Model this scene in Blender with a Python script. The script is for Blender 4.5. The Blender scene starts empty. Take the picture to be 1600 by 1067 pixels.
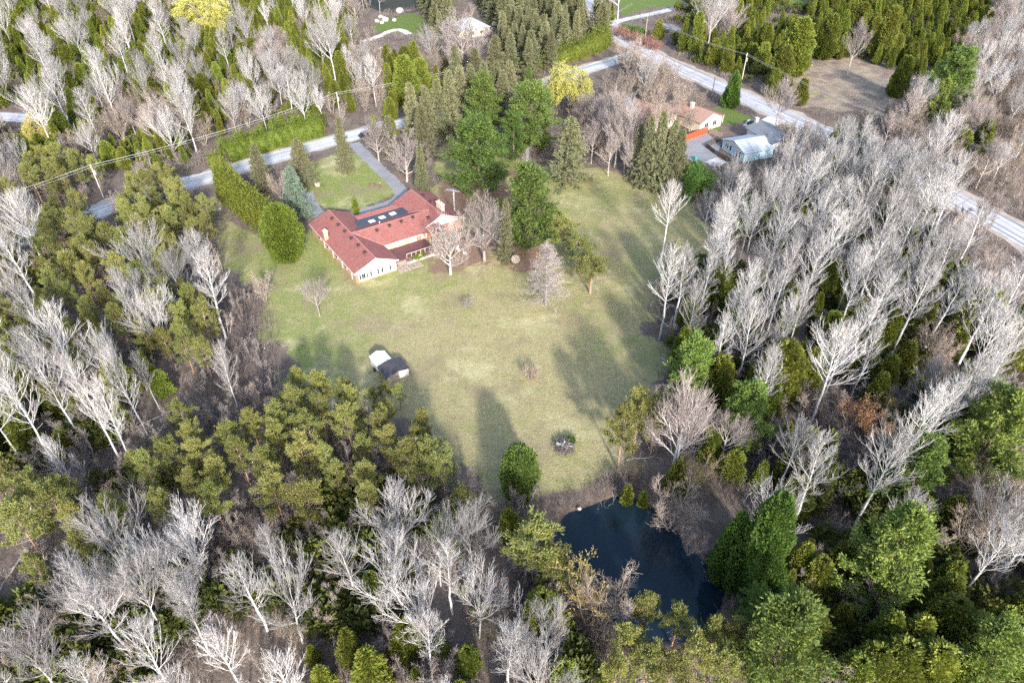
import bpy, math, random
import numpy as np
from mathutils import Vector

# ------------------------------------------------------------------ camera, sky, sun, exposure
SC = bpy.context.scene
COL = SC.collection
CAM_H, PITCH, FPX = 78.0, math.radians(38.5), 1067.0        # drone height, tilt below level, focal length in 1600-px units
cam = bpy.data.cameras.new("camera")
cam.sensor_width = 36.0
cam.lens = 36.0 * FPX / 1600.0
cam.clip_start, cam.clip_end = 1.0, 12000.0
cam_ob = bpy.data.objects.new("camera", cam)
cam_ob.location = (0, 0, CAM_H)
cam_ob.rotation_euler = (math.pi / 2 - PITCH, 0, 0)
COL.objects.link(cam_ob)
SC.camera = cam_ob

SUN_EL, SUN_AZ = math.radians(24.0), math.radians(14.5)     # sun stands behind the drone, a little to its right
w = bpy.data.worlds.new("World")
SC.world = w
w.use_nodes = True
wn = w.node_tree
wn.nodes.clear()
sky = wn.nodes.new("ShaderNodeTexSky")
sky.sky_type = 'NISHITA'
sky.sun_disc = False
sky.sun_elevation = SUN_EL
sky.sun_rotation = math.pi - SUN_AZ
sky.air_density, sky.dust_density, sky.ozone_density = 0.9, 1.8, 0.9
bg = wn.nodes.new("ShaderNodeBackground")
bg.inputs["Strength"].default_value = 0.15
wo = wn.nodes.new("ShaderNodeOutputWorld")
wn.links.new(sky.outputs[0], bg.inputs[0])
wn.links.new(bg.outputs[0], wo.inputs[0])

sl = bpy.data.lights.new("sun", 'SUN')
sl.energy = 2.4
sl.angle = math.radians(3.5)
sl.color = (1.0, 0.965, 0.915)
so = bpy.data.objects.new("sun", sl)
tosun = Vector((math.sin(SUN_AZ) * math.cos(SUN_EL), -math.cos(SUN_AZ) * math.cos(SUN_EL), math.sin(SUN_EL)))
so.rotation_euler = (-tosun).to_track_quat('-Z', 'Y').to_euler()
so.location = tosun * 300
COL.objects.link(so)

SC.view_settings.view_transform = 'Standard'
SC.view_settings.look = 'None'
SC.view_settings.exposure = 1.75
SC.view_settings.gamma = 1.0
SC.view_settings.use_curve_mapping = False
SC.cycles.max_bounces = 5
SC.cycles.diffuse_bounces = 3
SC.cycles.glossy_bounces = 3
SC.cycles.transmission_bounces = 2
SC.cycles.transparent_max_bounces = 8
SC.cycles.use_denoising = False

RNG = np.random.default_rng(7)
CT, ST = math.cos(PITCH), math.sin(PITCH)


def P(u, v, z=0.0):
    """World point at height z seen at photo position (u, v) of the 1600 x 1067 photograph."""
    dx, dy = (u - 800) / FPX, (v - 533.5) / FPX
    d = np.array([dx, CT - dy * ST, -ST - dy * CT])
    return np.array([0, 0, CAM_H]) + d * ((z - CAM_H) / d[2])


def proj(p):
    p = np.asarray(p, float)
    x, y, z = p[..., 0], p[..., 1], p[..., 2] - CAM_H
    c = y * CT - z * ST
    up = y * ST + z * CT
    return np.stack([800 + FPX * x / c, 533.5 - FPX * up / c], -1)


def height_for(u, v, vt):
    b = P(u, v)
    lo, hi = 0.0, 60.0
    for _ in range(40):
        m = (lo + hi) / 2
        if proj(b + np.array([0, 0, m]))[1] > vt:
            lo = m
        else:
            hi = m
    return lo


# ------------------------------------------------------------------ mesh helpers
def mk_mesh(name, verts, tris=None, quads=None, mat=None, smooth=False):
    me = bpy.data.meshes.new(name)
    verts = np.asarray(verts, np.float32).reshape(-1, 3)
    parts, tot = [], []
    if tris is not None and len(tris):
        t = np.asarray(tris, np.int32).reshape(-1, 3)
        parts.append(t.ravel()); tot.append(np.full(len(t), 3, np.int32))
    if quads is not None and len(quads):
        q = np.asarray(quads, np.int32).reshape(-1, 4)
        parts.append(q.ravel()); tot.append(np.full(len(q), 4, np.int32))
    loops = np.concatenate(parts); tot = np.concatenate(tot)
    start = np.concatenate([[0], np.cumsum(tot)[:-1]]).astype(np.int32)
    me.vertices.add(len(verts)); me.vertices.foreach_set("co", verts.ravel())
    me.loops.add(len(loops)); me.loops.foreach_set("vertex_index", loops)
    me.polygons.add(len(tot)); me.polygons.foreach_set("loop_start", start)
    me.polygons.foreach_set("loop_total", tot)
    if smooth:
        me.polygons.foreach_set("use_smooth", np.ones(len(tot), bool))
    me.update(calc_edges=True)
    if mat is not None:
        me.materials.append(mat)
    return me


def link(name, data, parent=None, loc=None, rz=0.0, sc=None):
    o = bpy.data.objects.new(name, data)
    COL.objects.link(o)
    if loc is not None:
        o.location = loc
    if rz:
        o.rotation_euler = (0, 0, rz)
    if sc is not None:
        o.scale = sc
    if parent is not None:
        o.parent = parent
    return o


def tag(o, label=None, cat=None, group=None, kind=None):
    if label: o["label"] = label
    if cat: o["category"] = cat
    if group: o["group"] = group
    if kind: o["kind"] = kind
    return o


class MB:
    """Collects polygons for one mesh."""
    def __init__(s):
        s.v, s.f = [], []

    def poly(s, pts):
        i = len(s.v)
        s.v += [tuple(map(float, p)) for p in pts]
        s.f.append(list(range(i, i + len(pts))))

    def extrude(s, pts, vec):
        n = len(pts)
        a = [np.array(p, float) for p in pts]
        b = [p + np.array(vec, float) for p in a]
        i = len(s.v)
        s.v += [tuple(p) for p in a] + [tuple(p) for p in b]
        s.f.append(list(range(i + n - 1, i - 1, -1)))
        s.f.append(list(range(i + n, i + 2 * n)))
        for k in range(n):
            s.f.append([i + k, i + (k + 1) % n, i + n + (k + 1) % n, i + n + k])

    def box(s, x0, x1, y0, y1, z0, z1):
        s.extrude([(x0, y0, z0), (x1, y0, z0), (x1, y1, z0), (x0, y1, z0)], (0, 0, z1 - z0))

    def slab(s, quad, t):
        q = [np.array(p, float) for p in quad]
        n = np.cross(q[1] - q[0], q[2] - q[0]); n /= np.linalg.norm(n)
        if n[2] < 0: n = -n
        s.extrude([p - n * t for p in q], n * t)

    def tube(s, p0, p1, r0, r1=None, n=8):
        r1 = r0 if r1 is None else r1
        p0, p1 = np.array(p0, float), np.array(p1, float)
        d = p1 - p0; d /= np.linalg.norm(d)
        a = np.cross(d, (0, 0, 1) if abs(d[2]) < .9 else (1, 0, 0)); a /= np.linalg.norm(a)
        b = np.cross(d, a)
        i = len(s.v)
        for p, r in ((p0, r0), (p1, r1)):
            for k in range(n):
                t = 2 * math.pi * k / n
                s.v.append(tuple(p + r * (a * math.cos(t) + b * math.sin(t))))
        for k in range(n):
            s.f.append([i + k, i + (k + 1) % n, i + n + (k + 1) % n, i + n + k])
        s.f.append(list(range(i + n - 1, i - 1, -1)))
        s.f.append(list(range(i + n, i + 2 * n)))

    def build(s, name, mat, parent=None, **kw):
        me = bpy.data.meshes.new(name)
        me.from_pydata(s.v, [], s.f)
        me.update()
        me.materials.append(mat)
        import bmesh
        b = bmesh.new(); b.from_mesh(me)
        bmesh.ops.recalc_face_normals(b, faces=b.faces)
        b.to_mesh(me); b.free()
        return link(name, me, parent, **kw)


# ------------------------------------------------------------------ materials
def new_mat(name):
    m = bpy.data.materials.new(name)
    m.use_nodes = True
    nt = m.node_tree
    nt.nodes.clear()
    out = nt.nodes.new("ShaderNodeOutputMaterial")
    return m, nt, out


def N(nt, t, **kw):
    n = nt.nodes.new(t)
    for k, v in kw.items():
        if k in n.inputs:
            n.inputs[k].default_value = v
        else:
            setattr(n, k, v)
    return n


def mixc(nt, a, b, fac):
    m = nt.nodes.new("ShaderNodeMix"); m.data_type = 'RGBA'
    for sock, val in ((m.inputs[6], a), (m.inputs[7], b), (m.inputs[0], fac)):
        if isinstance(val, bpy.types.NodeSocket):
            nt.links.new(val, sock)
        elif isinstance(val, (int, float)):
            sock.default_value = val
        else:
            sock.default_value = (*val, 1)
    return m.outputs[2]


def ramp(nt, fac, lo, hi):
    r = nt.nodes.new("ShaderNodeMapRange")
    r.inputs[1].default_value, r.inputs[2].default_value = lo, hi
    nt.links.new(fac, r.inputs[0])
    return r.outputs[0]


def simple(name, col, rough=.7, col2=None, scale=3.0, metal=0.0, bump=0.0, spec=.3):
    m, nt, out = new_mat(name)
    b = N(nt, "ShaderNodeBsdfPrincipled", Roughness=rough, Metallic=metal)
    b.inputs["Specular IOR Level"].default_value = spec
    tc = N(nt, "ShaderNodeTexCoord")
    nz = N(nt, "ShaderNodeTexNoise", Scale=scale, Detail=5.0, Roughness=.65)
    nt.links.new(tc.outputs["Object"], nz.inputs["Vector"])
    c2 = col2 if col2 else tuple(c * .72 for c in col)
    nt.links.new(mixc(nt, col, c2, ramp(nt, nz.outputs[0], .35, .65)), b.inputs["Base Color"])
    if bump:
        bp = N(nt, "ShaderNodeBump", Strength=bump, Distance=.05)
        nt.links.new(nz.outputs[0], bp.inputs["Height"])
        nt.links.new(bp.outputs[0], b.inputs["Normal"])
    nt.links.new(b.outputs[0], out.inputs[0])
    return m


def bark(name, col, col2, var=.25, scale=2.0):
    m, nt, out = new_mat(name)
    b = N(nt, "ShaderNodeBsdfPrincipled", Roughness=.85)
    b.inputs["Specular IOR Level"].default_value = .15
    tc = N(nt, "ShaderNodeTexCoord"); oi = N(nt, "ShaderNodeObjectInfo")
    nz = N(nt, "ShaderNodeTexNoise", Scale=scale, Detail=3.0)
    nt.links.new(tc.outputs["Object"], nz.inputs["Vector"])
    c = mixc(nt, col, col2, ramp(nt, nz.outputs[0], .4, .66))
    hsv = N(nt, "ShaderNodeHueSaturation")
    nt.links.new(c, hsv.inputs["Color"])
    mr = N(nt, "ShaderNodeMapRange"); mr.inputs[3].default_value = 1 - var; mr.inputs[4].default_value = 1 + var
    nt.links.new(oi.outputs["Random"], mr.inputs[0]); nt.links.new(mr.outputs[0], hsv.inputs["Value"])
    nt.links.new(hsv.outputs[0], b.inputs["Base Color"])
    nt.links.new(b.outputs[0], out.inputs[0])
    return m


def leaf(name, c1, c2, c3, var=.25, transl=.3, scale=.9):
    """Foliage: colour drifts between three tones by clump, each plant a little lighter or darker, some light passes through."""
    m, nt, out = new_mat(name)
    tc = N(nt, "ShaderNodeTexCoord"); oi = N(nt, "ShaderNodeObjectInfo")
    nz = N(nt, "ShaderNodeTexNoise", Scale=scale, Detail=2.0)
    nz2 = N(nt, "ShaderNodeTexNoise", Scale=scale * 6, Detail=2.0)
    for n in (nz, nz2):
        nt.links.new(tc.outputs["Object"], n.inputs["Vector"])
    c = mixc(nt, c1, c2, ramp(nt, nz.outputs[0], .38, .62))
    c = mixc(nt, c, c3, ramp(nt, nz2.outputs[0], .52, .75))
    hsv = N(nt, "ShaderNodeHueSaturation")
    nt.links.new(c, hsv.inputs["Color"])
    mr = N(nt, "ShaderNodeMapRange"); mr.inputs[3].default_value = 1 - var; mr.inputs[4].default_value = 1 + var
    nt.links.new(oi.outputs["Random"], mr.inputs[0]); nt.links.new(mr.outputs[0], hsv.inputs["Value"])
    mh = N(nt, "ShaderNodeMapRange"); mh.inputs[3].default_value = .485; mh.inputs[4].default_value = .515
    ml = N(nt, "ShaderNodeMath", operation='FRACT')
    mm = N(nt, "ShaderNodeMath", operation='MULTIPLY'); mm.inputs[1].default_value = 7.31
    nt.links.new(oi.outputs["Random"], mm.inputs[0]); nt.links.new(mm.outputs[0], ml.inputs[0]); nt.links.new(ml.outputs[0], mh.inputs[0])
    nt.links.new(mh.outputs[0], hsv.inputs["Hue"])
    d = N(nt, "ShaderNodeBsdfPrincipled", Roughness=.6)
    d.inputs["Specular IOR Level"].default_value = .25
    t = N(nt, "ShaderNodeBsdfTranslucent")
    nt.links.new(hsv.outputs[0], d.inputs["Base Color"]); nt.links.new(hsv.outputs[0], t.inputs["Color"])
    mx = N(nt, "ShaderNodeMixShader"); mx.inputs[0].default_value = transl
    nt.links.new(d.outputs[0], mx.inputs[1]); nt.links.new(t.outputs[0], mx.inputs[2])
    nt.links.new(mx.outputs[0], out.inputs[0])
    return m


M = {}
M['poplar_bark'] = bark("poplar_bark", (.52, .51, .50), (.36, .345, .335), var=.3)
M['poplar_twig'] = bark("poplar_twig", (.405, .385, .38), (.30, .28, .275))
M['ash_bark'] = bark("ash_bark", (.49, .475, .465), (.33, .315, .305), var=.34)
M['ash_twig'] = bark("ash_twig", (.41, .395, .39), (.30, .28, .275), var=.34)
M['maple_bark'] = bark("maple_bark", (.38, .34, .31), (.27, .23, .21))
M['maple_twig'] = bark("maple_twig", (.36, .315, .30), (.28, .225, .215))
M['alder_bark'] = bark("alder_bark", (.36, .31, .26), (.25, .21, .18))
M['alder_twig'] = bark("alder_twig", (.36, .29, .23), (.27, .20, .17), var=.3)
M['birch_bark'] = bark("birch_bark", (.66, .63, .60), (.50, .46, .43), var=.1)
M['pine_bark'] = bark("pine_bark", (.36, .21, .13), (.22, .14, .10))
M['dark_bark'] = bark("dark_bark", (.17, .13, .10), (.11, .09, .07))
M['brush_twig'] = bark("brush_twig", (.23, .185, .16), (.14, .115, .10), var=.3)
M['brush_grey'] = bark("brush_grey", (.29, .25, .225), (.20, .17, .155), var=.3)
M['olive_leaf'] = leaf("olive_leaf", (.115, .13, .03), (.075, .09, .024), (.18, .185, .045), var=.35)
M['gold_twig'] = bark("gold_twig", (.40, .30, .13), (.28, .22, .14))
M['red_twig'] = bark("red_twig", (.32, .16, .135), (.25, .14, .12))
M['pine_leaf'] = leaf("pine_leaf", (.245, .25, .07), (.18, .195, .058), (.34, .32, .115))
M['white_pine_leaf'] = leaf("white_pine_leaf", (.175, .235, .047), (.11, .165, .04), (.29, .33, .08))
M['dark_pine_leaf'] = leaf("dark_pine_leaf", (.125, .19, .042), (.078, .13, .035), (.23, .28, .065), var=.15)
M['cedar_leaf'] = leaf("cedar_leaf", (.195, .225, .037), (.13, .16, .03), (.31, .30, .055), var=.32)
M['dark_cedar_leaf'] = leaf("dark_cedar_leaf", (.105, .185, .032), (.07, .125, .027), (.18, .24, .045), var=.2)
M['hedge_leaf'] = leaf("hedge_leaf", (.16, .20, .028), (.105, .145, .025), (.26, .25, .038), var=.15)
M['spruce_leaf'] = leaf("spruce_leaf", (.185, .185, .095), (.13, .14, .072), (.29, .27, .15), var=.22, transl=.15, scale=1.4)
M['blue_spruce_leaf'] = leaf("blue_spruce_leaf", (.15, .20, .145), (.10, .14, .10), (.24, .29, .21), var=.05, transl=.1, scale=1.4)
M['willow_leaf'] = leaf("willow_leaf", (.48, .43, .11), (.36, .34, .10), (.56, .50, .16), var=.08, transl=.3)
M['orange_leaf'] = leaf("orange_leaf", (.34, .19, .09), (.25, .15, .09), (.38, .25, .12), var=.1)
M['gold_leaf'] = leaf("gold_leaf", (.34, .29, .09), (.25, .22, .08), (.42, .35, .12), var=.1)


def road_mat(name, base, dark, streaks):
    m, nt, out = new_mat(name)
    b = N(nt, "ShaderNodeBsdfPrincipled", Roughness=.8)
    b.inputs["Specular IOR Level"].default_value = .25
    uv = N(nt, "ShaderNodeUVMap"); geo = N(nt, "ShaderNodeNewGeometry")
    nz = N(nt, "ShaderNodeTexNoise", Scale=.25, Detail=6.0, Roughness=.7)
    nt.links.new(geo.outputs["Position"], nz.inputs["Vector"])
    c = mixc(nt, base, dark, ramp(nt, nz.outputs[0], .38, .68))
    if streaks:
        mp = N(nt, "ShaderNodeMapping"); mp.inputs["Scale"].default_value = (9.0, .012, 1)
        nt.links.new(uv.outputs[0], mp.inputs[0])
        n2 = N(nt, "ShaderNodeTexNoise", Scale=1.0, Detail=4.0, Roughness=.6)
        nt.links.new(mp.outputs[0], n2.inputs["Vector"])
        c = mixc(nt, c, tuple(x * .55 for x in dark), ramp(nt, n2.outputs[0], .47, .62))
        n3 = N(nt, "ShaderNodeMapRange"); n3.inputs[1].default_value = .62; n3.inputs[2].default_value = .5
        nt.links.new(n2.outputs[0], n3.inputs[0])
    n4 = N(nt, "ShaderNodeTexNoise", Scale=6.0, Detail=3.0)
    nt.links.new(geo.outputs["Position"], n4.inputs["Vector"])
    c = mixc(nt, c, tuple(x * 1.25 for x in base), ramp(nt, n4.outputs[0], .6, .8))
    nt.links.new(c, b.inputs["Base Color"])
    nt.links.new(b.outputs[0], out.inputs[0])
    return m


M['road'] = road_mat("worn_asphalt", (.50, .50, .52), (.36, .36, .39), True)
M['gravel'] = road_mat("gravel_road", (.56, .56, .56), (.43, .43, .43), True)
M['drive'] = road_mat("old_asphalt", (.27, .27, .28), (.20, .20, .21), False)
M['shoulder'] = road_mat("gravel_shoulder", (.40, .35, .30), (.28, .23, .20), False)
M['path'] = road_mat("pale_gravel", (.62, .60, .56), (.45, .43, .40), False)


def ground_mat():
    m, nt, out = new_mat("ground_cover")
    b = N(nt, "ShaderNodeBsdfPrincipled", Roughness=.95)
    b.inputs["Specular IOR Level"].default_value = .1
    at = N(nt, "ShaderNodeAttribute", attribute_name="cover")
    at2 = N(nt, "ShaderNodeAttribute", attribute_name="cover2")
    sep = N(nt, "ShaderNodeSeparateColor"); nt.links.new(at.outputs["Color"], sep.inputs[0])
    sep2 = N(nt, "ShaderNodeSeparateColor"); nt.links.new(at2.outputs["Color"], sep2.inputs[0])
    geo = N(nt, "ShaderNodeNewGeometry")

    def noise(scale, detail=6.0, rough=.7, stretch=None):
        n = N(nt, "ShaderNodeTexNoise", Scale=scale, Detail=detail, Roughness=rough)
        if stretch:
            mp = N(nt, "ShaderNodeMapping"); mp.inputs["Scale"].default_value = stretch; mp.inputs["Rotation"].default_value = (0, 0, .45)
            nt.links.new(geo.outputs["Position"], mp.inputs[0]); nt.links.new(mp.outputs[0], n.inputs["Vector"])
        else:
            nt.links.new(geo.outputs["Position"], n.inputs["Vector"])
        return n.outputs[0]
    big, mid, fine, tiny = noise(.045), noise(.28), noise(1.3), noise(4.5, 3.0)
    # leaf litter of the woods
    lit = mixc(nt, (.19, .15, .122), (.125, .098, .083), ramp(nt, mid, .4, .62))
    lit = mixc(nt, lit, (.20, .165, .14), ramp(nt, fine, .56, .74))
    lit = mixc(nt, lit, (.09, .11, .045), ramp(nt, noise(.16), .60, .72))
    # lawn: straw and green
    dry = mixc(nt, (.385, .325, .17), (.295, .255, .125), ramp(nt, fine, .35, .65))
    grn = mixc(nt, (.20, .26, .06), (.165, .205, .055), ramp(nt, fine, .35, .65))
    ad = N(nt, "ShaderNodeMath", operation='ADD'); nt.links.new(sep.outputs[1], ad.inputs[0])
    sc_ = N(nt, "ShaderNodeMapRange"); sc_.inputs[1].default_value = .35; sc_.inputs[2].default_value = .68; sc_.inputs[3].default_value = -.42; sc_.inputs[4].default_value = .42
    nt.links.new(mid, sc_.inputs[0]); nt.links.new(sc_.outputs[0], ad.inputs[1])
    ad2 = N(nt, "ShaderNodeMath", operation='ADD'); nt.links.new(ad.outputs[0], ad2.inputs[0])
    sb = N(nt, "ShaderNodeMapRange"); sb.inputs[1].default_value = .3; sb.inputs[2].default_value = .7; sb.inputs[3].default_value = -.3; sb.inputs[4].default_value = .3
    nt.links.new(big, sb.inputs[0]); nt.links.new(sb.outputs[0], ad2.inputs[1]); ad2.use_clamp = True
    lawn = mixc(nt, dry, grn, ad2.outputs[0])
    lawn = mixc(nt, lawn, (.20, .17, .11), ramp(nt, noise(1.1, 6.0, .75), .54, .70))
    lawn = mixc(nt, lawn, (.42, .37, .21), ramp(nt, tiny, .55, .72))
    lawn = mixc(nt, lawn, (.15, .145, .065), ramp(nt, noise(3.3, 4.0, .8), .56, .68))
    mow = noise(1.0, 2.0, .5, (.9, .03, 1))
    lawn = mixc(nt, lawn, (.27, .25, .12), ramp(nt, mow, .60, .85))
    lawn = mixc(nt, lawn, (.25, .20, .125), ramp(nt, noise(.11, 8.0), .50, .68))
    lawn = mixc(nt, lawn, (.43, .385, .21), ramp(nt, noise(.075, 8.0), .54, .66))
    lawn = mixc(nt, lawn, (.17, .175, .075), ramp(nt, noise(.5, 8.0, .8), .56, .70))

    def edge(s, lo=.38, hi=.62):
        a = N(nt, "ShaderNodeMath", operation='ADD'); nt.links.new(s, a.inputs[0])
        r = N(nt, "ShaderNodeMapRange"); r.inputs[1].default_value = .3; r.inputs[2].default_value = .7; r.inputs[3].default_value = -.3; r.inputs[4].default_value = .3
        nt.links.new(noise(.7), r.inputs[0]); nt.links.new(r.outputs[0], a.inputs[1])
        return ramp(nt, a.outputs[0], lo, hi)
    c = mixc(nt, lit, lawn, edge(sep.outputs[0]))
    mulch = mixc(nt, (.26, .165, .11), (.20, .135, .10), ramp(nt, fine, .4, .6))
    c = mixc(nt, c, mulch, edge(sep.outputs[2]))
    mead = mixc(nt, (.36, .28, .20), (.23, .19, .145), ramp(nt, mid, .38, .62))
    mead = mixc(nt, mead, (.36, .32, .19), ramp(nt, fine, .58, .72))
    mead = mixc(nt, mead, (.17, .13, .115), ramp(nt, noise(.13, 7.0), .48, .62))
    mead = mixc(nt, mead, (.26, .30, .10), ramp(nt, noise(.09, 7.0), .60, .68))
    c = mixc(nt, c, mead, edge(sep2.outputs[0]))
    mud = mixc(nt, (.10, .075, .062), (.17, .13, .105), ramp(nt, fine, .4, .65))
    c = mixc(nt, c, mud, edge(sep2.outputs[1]))
    rich = mixc(nt, (.10, .145, .035), (.14, .18, .05), ramp(nt, fine, .4, .65))
    c = mixc(nt, c, rich, edge(sep2.outputs[2]))
    nt.links.new(c, b.inputs["Base Color"])
    bp = N(nt, "ShaderNodeBump", Strength=.9, Distance=.22)
    nt.links.new(noise(2.6, 5.0, .75), bp.inputs["Height"])
    nt.links.new(bp.outputs[0], b.inputs["Normal"])
    nt.links.new(b.outputs[0], out.inputs[0])
    return m


M['ground'] = ground_mat()


def water_mat(name, col, rough=.03, spec=.5):
    m, nt, out = new_mat(name)
    b = N(nt, "ShaderNodeBsdfPrincipled", Roughness=rough)
    b.inputs["Base Color"].default_value = (*col, 1)
    b.inputs["IOR"].default_value = 1.33
    b.inputs["Specular IOR Level"].default_value = spec
    geo = N(nt, "ShaderNodeNewGeometry")
    nz = N(nt, "ShaderNodeTexNoise", Scale=.9, Detail=3.0)
    nt.links.new(geo.outputs["Position"], nz.inputs["Vector"])
    bp = N(nt, "ShaderNodeBump", Strength=.04, Distance=.1)
    nt.links.new(nz.outputs[0], bp.inputs["Height"]); nt.links.new(bp.outputs[0], b.inputs["Normal"])
    nt.links.new(b.outputs[0], out.inputs[0])
    return m


M['water'] = water_mat("pond_water", (.009, .020, .030))
M['brown_water'] = water_mat("brown_water", (.040, .034, .022), .5, .03)

# ------------------------------------------------------------------ ground, lawn, roads, ponds
LAWN = [(322, 300), (352, 290), (362, 330), (420, 385), (480, 385), (490, 330), (620, 330), (700, 290), (660, 235), (720, 215), (770, 235),
        (860, 262), (930, 258), (1000, 285), (1070, 310), (1120, 370), (1140, 400), (1085, 425), (1040, 450), (1012, 500), (1015, 545), (1045, 600),
        (1000, 640), (985, 690), (1000, 735), (930, 745), (890, 772), (850, 795), (790, 795), (720, 745), (660, 690), (580, 650), (500, 650),
        (465, 620), (432, 560), (428, 500), (400, 450), (345, 415), (335, 360)]
FRONT = [(462, 266), (540, 234), (575, 243), (618, 290), (622, 303), (560, 327), (500, 327), (478, 300)]
POND = [(862, 812), (880, 795), (920, 788), (965, 783), (1000, 790), (1030, 812), (1062, 845), (1090, 880), (1120, 905), (1148, 940), (1140, 970),
        (1090, 990), (1010, 990), (960, 965), (915, 930), (880, 890), (866, 850)]
TOP_POND = [(548, -20), (560, 8), (600, 17), (640, 20), (668, 12), (690, -8), (660, -30)]
PINE_BED = [(690, 290), (720, 262), (800, 262), (860, 280), (850, 330), (850, 405), (810, 425), (740, 418), (690, 425), (660, 400), (700, 350)]
MEADOW = [(1225, 165), (1215, 120), (1260, 98), (1330, 92), (1420, 118), (1430, 170), (1390, 190), (1300, 170)]
RICH = [[(1100, 172), (1138, 168), (1180, 186), (1140, 196), (1120, 190)], [(1180, 196), (1225, 200), (1212, 212), (1185, 206)],
        [(960, -15), (1080, -15), (1065, 8), (1010, 14), (972, 26)], [(1215, -20), (1260, -20), (1262, 12), (1230, 16)],
        [(588, 52), (585, 38), (640, 20), (668, 30), (665, 60), (630, 52)], [(1085, 252), (1130, 278), (1118, 290), (1078, 262)], [(0, 148), (50, 146), (45, 158), (0, 160)],
        [(1100, 200), (1130, 196), (1122, 208), (1106, 208)]]
MULCH = [[(770, 790), (800, 770), (850, 765), (848, 792), (800, 800)], [(470, 275), (505, 285), (500, 305), (478, 300)], [(530, 258), (562, 256), (565, 270), (530, 272)],
         [(580, 260), (640, 265), (660, 300), (615, 285)], [(548, 291), (578, 290), (580, 301), (552, 302)], [(930, 250), (985, 275), (1000, 290), (945, 268)],
         [(890, 92), (960, 70), (960, 78), (900, 100)], [(1160, 135), (1205, 150), (1195, 162), (1160, 148)]]
BANK = [(820, 815), (850, 780), (930, 755), (1000, 765), (1060, 800), (1120, 870), (1175, 940), (1160, 1000), (1000, 1010), (930, 975), (860, 910), (840, 850)]


def wpoly(pix, z=0.0):
    return np.array([P(u, v, z)[:2] for u, v in pix])


def inside(poly, x, y):
    x, y = np.asarray(x, float), np.asarray(y, float)
    r = np.zeros(x.shape, bool)
    n = len(poly)
    for i in range(n):
        x0, y0 = poly[i]; x1, y1 = poly[(i + 1) % n]
        if y0 == y1: continue
        c = ((y0 > y) != (y1 > y)) & (x < (x1 - x0) * (y - y0) / (y1 - y0) + x0)
        r ^= c
    return r


def smooth_poly(p, it=2):
    for _ in range(it):
        q = np.roll(p, -1, 0)
        p = np.stack([p * .75 + q * .25, p * .25 + q * .75], 1).reshape(-1, 2)
    return p


W_LAWN, W_FRONT = smooth_poly(wpoly(LAWN)), smooth_poly(wpoly(FRONT))
W_POND, W_TOP = smooth_poly(wpoly(POND)), smooth_poly(wpoly(TOP_POND))

ROAD_A = [(-60, 402), (60, 362), (150, 331), (240, 301), (320, 278), (400, 254), (480, 231), (570, 207), (660, 184), (750, 160), (840, 134), (900, 113), (955, 97), (1010, 80)]
ROAD_B = [(918, -12), (930, 10), (948, 38), (985, 68), (1040, 97), (1100, 124), (1180, 160), (1260, 196), (1350, 238), (1450, 288), (1560, 348), (1660, 405)]
LANE = [(948, 40), (972, 32), (1010, 24), (1050, 15), (1082, 10)]
SIDE_ROAD = [(-40, 180), (0, 182), (60, 186), (110, 188)]
DRIVE = [(552, 224), (568, 240), (590, 262), (612, 282), (626, 299), (622, 312), (600, 322), (570, 331), (540, 338), (505, 338), (492, 330), (484, 318), (478, 300)]
TRACKS = []


def catmull(p, n=8):
    p = np.asarray(p, float)
    q = np.vstack([2 * p[0] - p[1], p, 2 * p[-1] - p[-2]])
    out = []
    for i in range(1, len(q) - 2):
        for t in np.linspace(0, 1, n, endpoint=False):
            a, b, c, d = q[i - 1], q[i], q[i + 1], q[i + 2]
            out.append(.5 * ((2 * b) + (-a + c) * t + (2 * a - 5 * b + 4 * c - d) * t * t + (-a + 3 * b - 3 * c + d) * t ** 3))
    out.append(q[-2])
    return np.array(out)


def ribbon(name, pix, width, z, mat, jitter=0.0, seed=1):
    c = catmull(wpoly(pix))
    t = np.gradient(c, axis=0); t /= np.linalg.norm(t, axis=1)[:, None]
    nrm = np.stack([-t[:, 1], t[:, 0]], 1)
    rg = np.random.default_rng(seed)
    cols = 5
    off = np.linspace(-.5, .5, cols)
    V, UV = [], []
    s = np.concatenate([[0], np.cumsum(np.linalg.norm(np.diff(c, axis=0), axis=1))])
    jl, jr = rg.normal(0, jitter, len(c)), rg.normal(0, jitter, len(c))
    for i in range(len(c)):
        for k in range(cols):
            o = off[k] * width + (jl[i] if k == 0 else jr[i] if k == cols - 1 else 0)
            V.append((*(c[i] + nrm[i] * o), z)); UV.append((off[k] + .5, s[i]))
    Q = [[i * cols + k, i * cols + k + 1, (i + 1) * cols + k + 1, (i + 1) * cols + k] for i in range(len(c) - 1) for k in range(cols - 1)]
    me = mk_mesh(name, V, quads=Q, mat=mat)
    uvl = me.uv_layers.new(name="UVMap")
    idx = np.empty(len(me.loops), np.int32); me.loops.foreach_get("vertex_index", idx)
    uvl.data.foreach_set("uv", np.array(UV, np.float32)[idx].ravel())
    o = link(name, me)
    tag(o, kind='structure')
    TRACKS.append((c, width))
    return o


def near_track(x, y, margin):
    r = np.zeros(np.shape(x), bool)
    for c, wd in TRACKS:
        for q in c[::2]:
            r |= (x - q[0]) ** 2 + (y - q[1]) ** 2 < (wd / 2 + margin) ** 2
    return r


gx = np.concatenate([[-5000, -2000, -900, -520], np.arange(-330, 330.1, 1.3), [520, 900, 2000, 5000]])
gy = np.concatenate([[-1500, -400, -120, -40], np.arange(10, 420.1, 1.3), [520, 800, 1800, 6000]])
GX, GY = np.meshgrid(gx, gy)


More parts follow.
